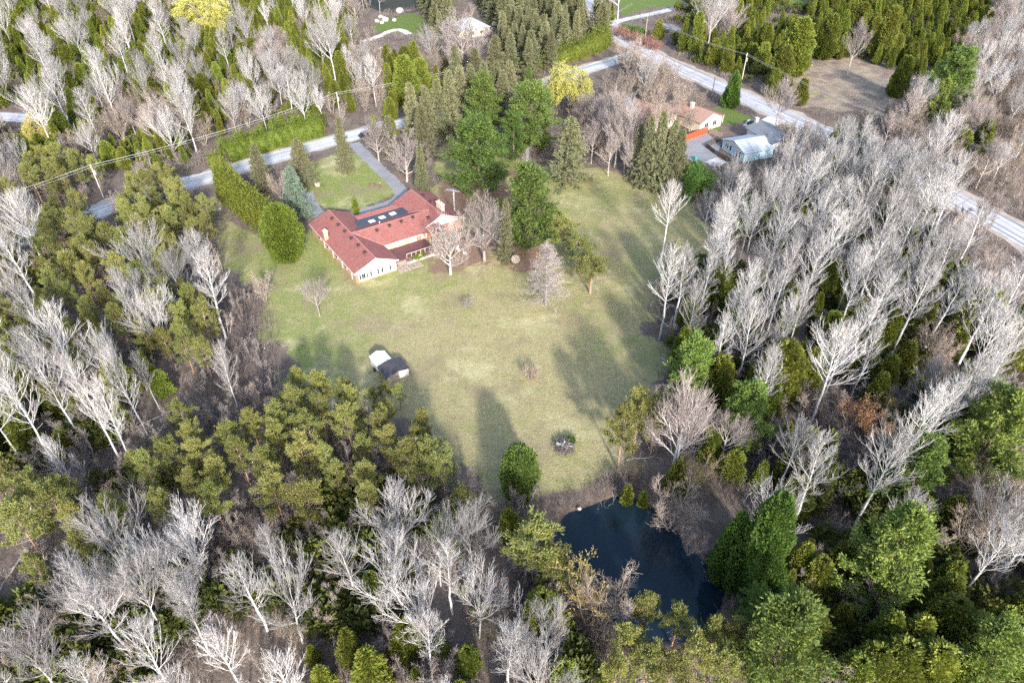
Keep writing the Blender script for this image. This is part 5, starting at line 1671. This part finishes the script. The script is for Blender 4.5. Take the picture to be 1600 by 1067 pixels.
# openings that stay free: photo rectangles kept clear of crowns
CLEAR = [(480, 205, 575, 245), (355, 232, 430, 300), (138, 312, 182, 346), (300, 262, 346, 302), (1535, 340, 1600, 390), (1090, 100, 1205, 205), (925, 40, 1000, 150), (1055, 165, 1210, 262), (560, 0, 668, 62),
         (715, 18, 770, 60), (972, 0, 1085, 36), (1225, 92, 1385, 185), (440, 225, 720, 440), (870, 780, 1130, 960), (0, 178, 42, 192), (1490, 315, 1535, 345), (870, 60, 1000, 125), (850, 660, 920, 720), (560, 540, 640, 590), (1000, 20, 1085, 60), (1205, 0, 1262, 22), (338, 305, 440, 560), (1300, 615, 1400, 690)]
CELL = 8.0
GRID = {}


def crowd(x, y, d, low):
    i, j = int(x // CELL), int(y // CELL)
    for a in range(i - 2, i + 3):
        for b in range(j - 2, j + 3):
            for (px, py, pr, pl) in GRID.get((a, b), ()):
                lim = (d * .5 + pr * .5) if pl == low else 1.3
                if (px - x) ** 2 + (py - y) ** 2 < lim ** 2:
                    return True
    return False


def occupy(x, y, r, low=False):
    GRID.setdefault((int(x // CELL), int(y // CELL)), []).append((x, y, r, low))


for t in TREES:
    occupy(t['x'], t['y'], 5.5)
KEEP_OUT = [W_LAWN, W_FRONT, W_POND, W_TOP] + [wpoly(q) for q in RICH] + [wpoly(MEADOW)] + [wpoly([(1060, 222), (1104, 200), (1200, 190), (1215, 225), (1165, 262), (1093, 258)]),
            wpoly([(1000, 205), (1015, 165), (1060, 140), (1110, 165), (1140, 200), (1095, 222), (1040, 222)]), wpoly([(700, 66), (712, 30), (770, 30), (765, 66)])]
sh_ = P(606, 578); sd_ = np.array([math.sin(SUN_AZ), -math.cos(SUN_AZ)]); sq_ = np.array([-sd_[1], sd_[0]])
KEEP_OUT.append([sh_[:2] + sd_ * a_ + sq_ * b_ for a_, b_ in ((-3, -3.6), (-3, 3.6), (16, 3.6), (16, -3.6))])      # the sheds stand in the sun
order = ['spruce', 'pine', 'thinpine', 'cedar', 'poplar', 'ash', 'greybare', 'alder', 'brownbush']
for kind in order:
    rg = np.random.default_rng(sum(map(ord, kind)))
    spac = sorted({m[kind] for m in MIX.values() if kind in m})
    s0 = spac[0]
    xs, ys = np.meshgrid(np.arange(-330, 330, s0), np.arange(22, 400, s0 * .93))
    xs = xs + (np.arange(xs.shape[0])[:, None] % 2) * s0 * .5
    X = (xs + rg.uniform(-.42, .42, xs.shape) * s0).ravel(); Y = (ys + rg.uniform(-.42, .42, ys.shape) * s0).ravel()
    lo, hi = HEIGHT[kind]
    Hh = rg.uniform(lo, hi, len(X))
    ok = ~near_track(X, Y, 2.4)
    for k_ in KEEP_OUT:
        ok &= ~inside(k_, X, Y)
    mid = proj(np.stack([X, Y, Hh * .62], -1)); top = proj(np.stack([X, Y, Hh], -1)); foot = proj(np.stack([X, Y, Hh * 0], -1))
    ok &= (mid[:, 0] > -32) & (mid[:, 0] < 1632) & (top[:, 1] < 1062) & (foot[:, 1] > 2)
    rnd = rg.random(len(X))
    PATCH = vnoise(X, Y, 13, 41)
    for n_ in np.nonzero(ok)[0]:
        u, v = mid[n_]
        row = WOODS[int(min(21, max(0, v // 50)))]; ch = row[int(min(31, max(0, u // 50)))]
        if ch == 'w' and v > 780: ch = 'W'
        if ch == 'w' and v < 235 and u < 560: ch = 'v'
        m = MIX.get(ch)
        if not m or kind not in m: continue
        if rnd[n_] > (s0 / m[kind]) ** 2: continue
        rad = 1.4 * FPX / math.hypot(X[n_], math.hypot(Y[n_], CAM_H))
        if any(a - rad < u < c + rad and b - rad < v < d + rad or (a < top[n_][0] < c and b < top[n_][1] < d) for a, b, c, d in CLEAR): continue
        low = kind == 'alder' or (ch == 'n' and kind != 'pine') or (kind == 'cedar' and ch != 'c')       # understorey may stand close under the tall bare trees
        if low and ch in 'Ww' and kind == 'cedar' and PATCH[n_] < (.52 if ch == 'W' else .42): continue
        if crowd(X[n_], Y[n_], m[kind] * .78, low): continue
        occupy(X[n_], Y[n_], m[kind] * .78, low)
        h_ = Hh[n_]
        if ch in 'mW' and kind == 'cedar': h_ *= .62
        if ch == 'w' and kind == 'cedar': h_ *= 1.15
        if ch in 'pW' and kind == 'alder': h_ *= .6
        if ch == 'd' and kind == 'alder': h_ *= .6
        if ch == 'W' and kind == 'poplar': h_ *= .8
        if kind == 'cedar': h_ *= rg.uniform(.6, 1.25)
        plant(kind, X[n_], Y[n_], h_, wide=rg.uniform(.78, 1.2) * {'ash': .86, 'cedar': 1.15, 'pine': .94}.get(kind, 1) )

# ------------------------------------------------------------------ labels: look first, then a findable place
PLACE = [
    ["in the photo's top left corner", "left of the large yellow top willow", "in the woods above the front road", "around the grey-roofed top house", "above the paved road junction", "above the paved road's upper stretch", "behind the brown meadow", "in the photo's top right corner"],
    ["around the leftmost utility pole", "above the long roadside hedge", "around the front lawn", "behind the ranch house", "at the lawn's far end", "around the tan and blue houses", "between brown meadow and blue house", "around the paved road's right end"],
    ["at the left edge above the sheds", "left of the ranch house's lawn", "below the egg-shaped cedar", "right of the ranch house", "around the lone white birch", "right of the lone white birch", "in the middle of the right woods", "below the paved road's right end"],
    ["at the left edge beside the sheds", "in the woods left of the sheds", "around the two sheds", "on the lower lawn", "at the lawn's shaded right edge", "above the two white birches", "above the orange bushes", "at the right edge below the road"],
    ["on the left edge's lower half", "in the pine stand's left part", "in the pine stand below the sheds", "beside the round bright evergreen", "around the pond's far bank", "above the massive dark cedar", "around the orange budding bushes", "on the right edge's lower half"],
    ["in the photo's bottom left corner", "along the bottom edge's left part", "below the pine stand's middle", "in the bottom woods beside the pond", "below the pond", "right of the massive dark cedar", "in the bottom right cedar woods", "in the photo's bottom right corner"]]
LOOK = {'poplar': ["slender white tree", "white bare tree"], 'ash': ["fan-shaped bare tree", "pale bare tree"], 'greybare': ["grey bare tree"], 'alder': ["fuzzy tan tree"],
        'maple': ["bushy bare tree"], 'pine': ["tufted olive pine"], 'thinpine': ["sparse brownish pine"], 'spruce': ["grey green spruce"], 'cedar': ["yellow green cedar"], 'brownbush': ["low brown bush"],
        'white_pine': ["bright green pine"], 'dark_pine': ["dark green pine"]}
ORD = ["first", "second", "third", "fourth", "fifth", "sixth", "seventh", "eighth", "ninth", "tenth", "eleventh", "twelfth", "thirteenth", "fourteenth", "fifteenth", "sixteenth", "seventeenth", "eighteenth", "nineteenth", "twentieth"]
for t in TREES:
    t['uv'] = proj(np.array([t['x'], t['y'], t['h'] * .62]))
    t['dist'] = math.sqrt(t['x'] ** 2 + t['y'] ** 2 + (CAM_H - t['h'] / 2) ** 2)
LIMIT = 300
bykind = {}
for t in TREES:
    bykind.setdefault(t['kind'], []).append(t)
rest = []
for k_, lst in bykind.items():
    lst.sort(key=lambda t: (t['label'] is None, -t['h'] / t['dist']))
    rest += lst[LIMIT:]
    bykind[k_] = lst[:LIMIT]
cells = {}
for k_, lst in bykind.items():
    for t in lst:
        if t['label'] is None:
            u, v = t['uv']
            cells.setdefault((k_, int(min(5, max(0, v // 178))), int(min(7, max(0, u // 200)))), []).append(t)
for (k_, r, c), lst in cells.items():
    lst.sort(key=lambda t: t['uv'][1])
    rows = max(1, math.ceil(len(lst) / 6)); per = math.ceil(len(lst) / rows)
    names = {1: [""], 2: ["upper row", "lower row"], 3: ["upper row", "middle row", "lower row"], 4: ["top row", "second row", "third row", "bottom row"]}.get(rows) or [ORD[i] + " row down" for i in range(rows)]
    look = LOOK[k_][0]
    for i in range(rows):
        part = sorted(lst[i * per:(i + 1) * per], key=lambda t: t['uv'][0])
        for j, t in enumerate(part):
            n = len(part)
            if n == 1: w_ = "single" if rows == 1 else "only one"
            elif j == 0: w_ = "leftmost"
            elif j == n - 1: w_ = "rightmost"
            else: w_ = ORD[j] + " from left"
            rown = (", " + names[i]) if names[i] else ""
            t['label'] = f"{look}, {w_}{rown}, {PLACE[r][c]}"
            t['group'] = f"{look}s {PLACE[r][c]}"

for k_, lst in bykind.items():
    name, cat, variants = KINDS[k_]
    for n_, t in enumerate(lst):
        vi = t['var'] if t['var'] is not None else PRNG.randrange(len(variants))
        var = variants[vi % len(variants)]
        s = t['h'] / var[-1]
        z = 0.0
        root = link(name, None, loc=(t['x'], t['y'], z), rz=t['rz'] if t['rz'] is not None else PRNG.uniform(0, 6.283), sc=(s * t['wide'], s * t['wide'], s))
        tag(root, t['label'], cat, t['group'])
        link("trunk", var[0], root)
        link("crown", var[1], root)

# ------------------------------------------------------------------ stuff: what nobody would count
def gn_scatter(name, pts, scale, rot, objs, seed=1):
    """one object whose geometry nodes stand a plant on each point"""
    me_ = bpy.data.meshes.new(name)
    me_.vertices.add(len(pts)); me_.vertices.foreach_set("co", np.asarray(pts, np.float32).ravel())
    a = me_.attributes.new("size", 'FLOAT', 'POINT'); a.data.foreach_set("value", np.asarray(scale, np.float32))
    a = me_.attributes.new("turn", 'FLOAT_VECTOR', 'POINT'); a.data.foreach_set("vector", np.stack([np.zeros(len(pts)), np.zeros(len(pts)), rot], -1).astype(np.float32).ravel())
    o = link(name, me_)
    coll = bpy.data.collections.new(name + "_kinds")
    for ob in objs: coll.objects.link(ob)
    ng = bpy.data.node_groups.new(name, 'GeometryNodeTree')
    ng.interface.new_socket("Geometry", in_out='INPUT', socket_type='NodeSocketGeometry'); ng.interface.new_socket("Geometry", in_out='OUTPUT', socket_type='NodeSocketGeometry')
    gi, go = ng.nodes.new("NodeGroupInput"), ng.nodes.new("NodeGroupOutput")
    ci = ng.nodes.new("GeometryNodeCollectionInfo"); ci.inputs[0].default_value = coll; ci.inputs["Separate Children"].default_value = True; ci.inputs["Reset Children"].default_value = True
    ip = ng.nodes.new("GeometryNodeInstanceOnPoints"); ip.inputs["Pick Instance"].default_value = True
    rv = ng.nodes.new("FunctionNodeRandomValue"); rv.data_type = 'INT'; rv.inputs[4].default_value = 0; rv.inputs[5].default_value = len(objs) - 1; rv.inputs["Seed"].default_value = seed
    s_ = ng.nodes.new("GeometryNodeInputNamedAttribute"); s_.data_type = 'FLOAT'; s_.inputs[0].default_value = "size"
    r_ = ng.nodes.new("GeometryNodeInputNamedAttribute"); r_.data_type = 'FLOAT_VECTOR'; r_.inputs[0].default_value = "turn"
    ng.links.new(gi.outputs[0], ip.inputs["Points"]); ng.links.new(ci.outputs[0], ip.inputs["Instance"]); ng.links.new(rv.outputs[2], ip.inputs["Instance Index"])
    ng.links.new(s_.outputs[0], ip.inputs["Scale"]); ng.links.new(r_.outputs[0], ip.inputs["Rotation"]); ng.links.new(ip.outputs[0], go.inputs[0])
    md = o.modifiers.new("scatter", 'NODES'); md.node_group = ng
    return tag(o, kind='stuff')


def whole(var, name):
    """one tree mesh with trunk and crown together, for the mass"""
    t, c = var[0], var[1]
    def arr(m_):
        v = np.empty(len(m_.vertices) * 3, np.float32); m_.vertices.foreach_get("co", v)
        l = np.empty(len(m_.loops), np.int32); m_.loops.foreach_get("vertex_index", l)
        return v.reshape(-1, 3), l.reshape(-1, 4)
    tv, tq = arr(t); cv, cq = arr(c)
    m_ = mk_mesh(name, np.concatenate([tv, cv]), quads=np.concatenate([tq, cq + len(tv)]), mat=t.materials[0])
    m_.materials.append(c.materials[0])
    m_.polygons.foreach_set("material_index", np.concatenate([np.zeros(len(tq), np.int32), np.ones(len(cq), np.int32)]))
    return bpy.data.objects.new(name, m_)


print("TREES", {k_: len(v_) for k_, v_ in bykind.items()}, "rest", len(rest))
byk = {}
for t in rest: byk.setdefault(t['kind'], []).append(t)
for k_, lst in byk.items():
    vs = KINDS[k_][2][:3]
    gn_scatter("distant_" + {'cedar': 'cedar', 'pine': 'pine', 'alder': 'thicket'}.get(k_, 'bare') + "_woods", [(t['x'], t['y'], 0) for t in lst], [t['h'] / vs[0][-1] for t in lst], [PRNG.uniform(0, 6.28) for t in lst], [whole(v_, f"woods_{k_}") for v_ in vs])


def clump(seed, n, h, spread, r, mat, name, leaf_=None):
    rg = np.random.default_rng(seed)
    az = rg.uniform(0, 6.283, n); rad = rg.random(n) ** .5 * spread
    d = norm(np.stack([np.cos(az) * .5, np.sin(az) * .5, np.ones(n)], -1) + rg.normal(0, .3, (n, 3)))
    pts = [np.stack([np.cos(az) * rad, np.sin(az) * rad, np.full(n, -.05)], -1)]
    L = h * rg.uniform(.4, 1.05, n)
    for k in range(3):
        d = norm(d + rg.normal(0, .22, d.shape)); pts.append(pts[-1] + d * (L / 3)[:, None])
    SP = np.stack(pts, 1); SR = np.full((n, 1), r) * np.linspace(1, .45, 4)
    b1, r1 = grow(rg, SP, SR, 4, .3, 1, .7, h * .35, 2, .3, .12, .8, .5, .5)
    v, q = join([seg_tubes(SP, SR, 3), seg_tubes(b1, np.maximum(r1, r * .6), 3)])
    return bpy.data.objects.new(name, mk_mesh(name, v, quads=q, mat=M[mat]))


rg = np.random.default_rng(77)
n_ = 60000
Yb = 20 + (rg.random(n_) ** 1.25) * 380; Xb = rg.uniform(-1, 1, n_) * (Yb * .80 + 45)
ok = ~near_track(Xb, Yb, 2.0)
for k_ in KEEP_OUT: ok &= ~inside(k_, Xb, Yb)
uvb = proj(np.stack([Xb, Yb, np.full(n_, .8)], -1))
ok &= (uvb[:, 0] > -60) & (uvb[:, 0] < 1660) & (uvb[:, 1] < 1120)
ok &= ~(inside(smooth_poly(wpoly(BANK)), Xb, Yb) & (rg.random(n_) < .72))
den = vnoise(Xb, Yb, 9, 31)
ok &= rg.random(n_) < np.clip((den - .18) * 1.6, .08, 1)
Xb, Yb = Xb[ok], Yb[ok]
sz = rg.uniform(.55, 1.3, len(Xb)) * (.7 + .6 * vnoise(Xb, Yb, 14, 33))
gn_scatter("undergrowth", np.stack([Xb, Yb, np.zeros(len(Xb))], -1), sz, rg.uniform(0, 6.28, len(Xb)),
           [clump(1, 16, 2.0, 1.2, .02, 'brush_twig', "undergrowth_twigs"), clump(2, 12, 2.6, 1.1, .02, 'brush_grey', "undergrowth_stems"), clump(3, 18, 1.4, 1.4, .018, 'brush_twig', "undergrowth_brush"), clump(4, 14, 2.2, 1.2, .02, 'brush_grey', "undergrowth_grey")], 3)


def green_clump(seed, h, w_, n):
    rg = np.random.default_rng(seed)
    v = norm(rg.normal(size=(n, 3))) * rg.random((n, 1)) ** .5 * [w_, w_, h * .5] + [0, 0, h * .5]
    v[:, :2] += .3 * w_ * np.stack([np.sin(v[:, 2] * 3 + seed), np.cos(v[:, 2] * 2.3)], -1); v[:, 2] = np.maximum(v[:, 2], .05)
    V, Q_ = blades(rg, v, norm(v * [1, 1, .3] + [0, 0, .6]), 2, .5, .26, .5)
    return bpy.data.objects.new("low_evergreen", mk_mesh("low_evergreen", V, quads=Q_, mat=M['olive_leaf']))


row_ = np.clip(uvb[ok][:, 1] // 50, 0, 21).astype(int); col_ = np.clip(uvb[ok][:, 0] // 50, 0, 31).astype(int)
CH = np.array([list(r_) for r_ in WOODS])[row_, col_]
gk = np.isin(CH, list("wmxcWqn")) & (vnoise(Xb, Yb, 11, 51) > .44) & (rg.random(len(Xb)) < .62)
gn_scatter("evergreen_undergrowth", np.stack([Xb[gk] + 1.1, Yb[gk] + .7, np.zeros(gk.sum())], -1), rg.uniform(.6, 1.7, gk.sum()), rg.uniform(0, 6.28, gk.sum()), [green_clump(i, 2.2, 1.1, 170) for i in range(3)], 5)

sk = np.isin(CH, list("wvWmxqdpgn")) & (rg.random(len(Xb)) < .13)
sap = [whole(t_alder(300 + i, 4.2, 'brush_grey', 'brush_grey', 3, .9), "sapling") for i in range(2)] + [whole(t_alder(303, 4.6, 'alder_bark', 'alder_twig', 2, .8), "sapling")]
gn_scatter("bare_saplings", np.stack([Xb[sk] - .8, Yb[sk] + .9, np.zeros(sk.sum())], -1), rg.uniform(.6, 1.35, sk.sum()), rg.uniform(0, 6.28, sk.sum()), sap, 6)

lk = np.isin(CH, list("wWmxd")) & (rg.random(len(Xb)) < .06)
def fallen(seed, L, r, mat):
    g_ = np.random.default_rng(seed)
    p_ = np.array([[[-L / 2, 0, .15], [-L / 6, .1, .22], [L / 5, -.1, .25], [L / 2, .1, .2]]]) + g_.normal(0, .06, (1, 4, 3))
    b_, r_ = grow(g_, p_, np.array([[r, r * .9, r * .7, r * .4]]), 5, .3, 1, .6, 1.2, 3, .2, .1, .5)
    v_, q_ = join([seg_tubes(p_, np.array([[r, r * .9, r * .7, r * .4]]), 6), seg_tubes(b_, r_, 3)])
    return bpy.data.objects.new("fallen_log", mk_mesh("fallen_log", v_, quads=q_, mat=M[mat]))
gn_scatter("fallen_deadwood", np.stack([Xb[lk], Yb[lk] + .5, np.zeros(lk.sum())], -1), rg.uniform(.6, 1.3, lk.sum()), rg.uniform(0, 6.28, lk.sum()), [fallen(1, 6, .13, 'maple_bark'), fallen(2, 4.5, .10, 'ash_bark'), fallen(3, 7, .16, 'alder_bark')], 8)
print("undergrowth", len(Xb), gk.sum(), sk.sum(), lk.sum())

# ------------------------------------------------------------------ brush pile and small things on the lawn
pl = link("brush_pile", None, loc=tuple(P(881, 700))); tag(pl, "round pile of cut branches and pale logs on the lower lawn", "brush pile")
rg = np.random.default_rng(5)
for nm, n, L, r, mat in (("cut_branches", 190, 1.25, .03, 'ash_twig'), ("dark_branches", 200, 1.15, .035, 'dark_bark')):
    a = rg.uniform(0, 6.283, n); rad = rg.random(n) ** .6 * 1.5
    c = np.stack([np.cos(a) * rad, np.sin(a) * rad, .15 + (1 - (rad / 1.9) ** 2).clip(0) * rg.random(n) * 1.0], -1)
    d = norm(rg.normal(size=(n, 3)) * [1, 1, .35]) * L / 2
    PP = np.stack([c - d, c, c + d + rg.normal(0, .15, (n, 3))], 1); PP[..., 2] = np.maximum(PP[..., 2], .03)
    v, q = seg_tubes(PP, np.full((n, 3), r) * [1, .9, .5], 4)
    o = link(nm, mk_mesh(nm, v, quads=q, mat=M[mat]), pl); o["kind"] = "stuff"
for k in range(12):
    a = rg.uniform(0, 6.28); p = np.array([math.cos(a) * rg.uniform(0, 1.1), math.sin(a) * rg.uniform(0, 1.1) - .3, .75 + rg.uniform(-.1, .25)]); b = rg.uniform(0, 6.28)
    mb = MB(); mb.tube(p, p + np.array([math.cos(b) * .75, math.sin(b) * .75, rg.uniform(-.15, .15)]), .12, .10, n=7); mb.build("log", M['poplar_bark'], pl)
lf = blades(rg, np.stack([rg.uniform(-.2, 1.9, 260), rg.uniform(.6, 2.1, 260), rg.uniform(.1, .7, 260)], -1), np.tile([[0, 0, 1.]], (260, 1)), 2, .35, .12, .8)
o = link("evergreen_boughs", mk_mesh("evergreen_boughs", lf[0], quads=lf[1], mat=M['dark_cedar_leaf']), pl); o["kind"] = "stuff"

fb = link("fallen_branch", None, loc=tuple(P(1005, 722))); tag(fb, "bleached fallen branch under the orange-trunked pines", "branch")
mb = MB(); q = [(-3, 0, .2), (-1.5, .3, .5), (0, .2, .6), (1.6, .7, .5), (3, .4, .2)]
for i in range(4): mb.tube(q[i], q[i + 1], .09 - .015 * i, .08 - .015 * i, n=6)
mb.build("bough", M['poplar_bark'], fb)
for (a, b) in (((-1.5, .3, .5), (-2.2, 1.5, .4)), ((0, .2, .6), (.6, -1.2, .3)), ((1.6, .7, .5), (2.4, 1.8, .6)), ((-.6, .25, .55), (-.2, 1.3, .9))):
    mb = MB(); mb.tube(a, b, .05, .02, n=5); mb.build("twig", M['ash_twig'], fb)

pot = link("flower_planter", None, loc=tuple(on_house(15.2, 1.3, 0)), rz=HROT); tag(pot, "planting of dark green shrubs with yellow flowers before the deck", "planter")
lf = blades(rg, np.stack([rg.uniform(-1.3, 1.3, 420), rg.uniform(-.5, .5, 420), rg.uniform(.15, .95, 420)], -1), norm(rg.normal(size=(420, 3)) + [0, 0, .8]), 2, .34, .2, .6)
link("foliage", mk_mesh("planter_foliage", lf[0], quads=lf[1], mat=M['dark_cedar_leaf']), pot)
lf = blades(rg, np.stack([rg.uniform(-.4, .5, 30), rg.uniform(-.5, .1, 30), rg.uniform(.9, 1.1, 30)], -1), norm(rg.normal(size=(30, 3)) + [0, 0, 1]), 3, .22, .2, .6)
link("flowers", mk_mesh("flowers", lf[0], quads=lf[1], mat=M['willow_leaf']), pot)
mb = MB(); mb.box(-1.4, 1.4, -.55, .55, 0, .2); mb.build("planter_edge", M['wood'], pot)
mb = MB(); mb.tube((0, 0, 0), (0, 0, 1.9), .05, n=6)
st = mb.build("marker_post", M['dark_wood'], loc=tuple(P(595, 296))); tag(st, "thin dark post on the front lawn by the driveway curve", "post")
mb = MB(); mb.box(-.1, .1, -.02, .02, 1.65, 1.9); mb.build("reflector", M['ceramic'], st)
for i, (u, v, lab) in enumerate([(716, 392, "left white garden chair under the round bare tree"), (727, 398, "right white garden chair under the round bare tree")]):
    ch = link("garden_chair", None, loc=tuple(P(u, v)), rz=.5 + i); tag(ch, lab, "garden chair", "garden chairs by the deck")
    mb = MB(); mb.box(-.3, .3, -.3, .3, .4, .46); mb.build("seat", M['white'], ch)
    mb = MB(); mb.extrude([(-.3, .28, .46), (.3, .28, .46), (.3, .42, 1.05), (-.3, .42, 1.05)], (0, .04, 0)); mb.build("backrest", M['white'], ch)
    for x in (-.27, .27):
        for y in (-.27, .27):
            mb = MB(); mb.tube((x, y, 0), (x, y, .4), .025, n=6); mb.build("leg", M['white'], ch)
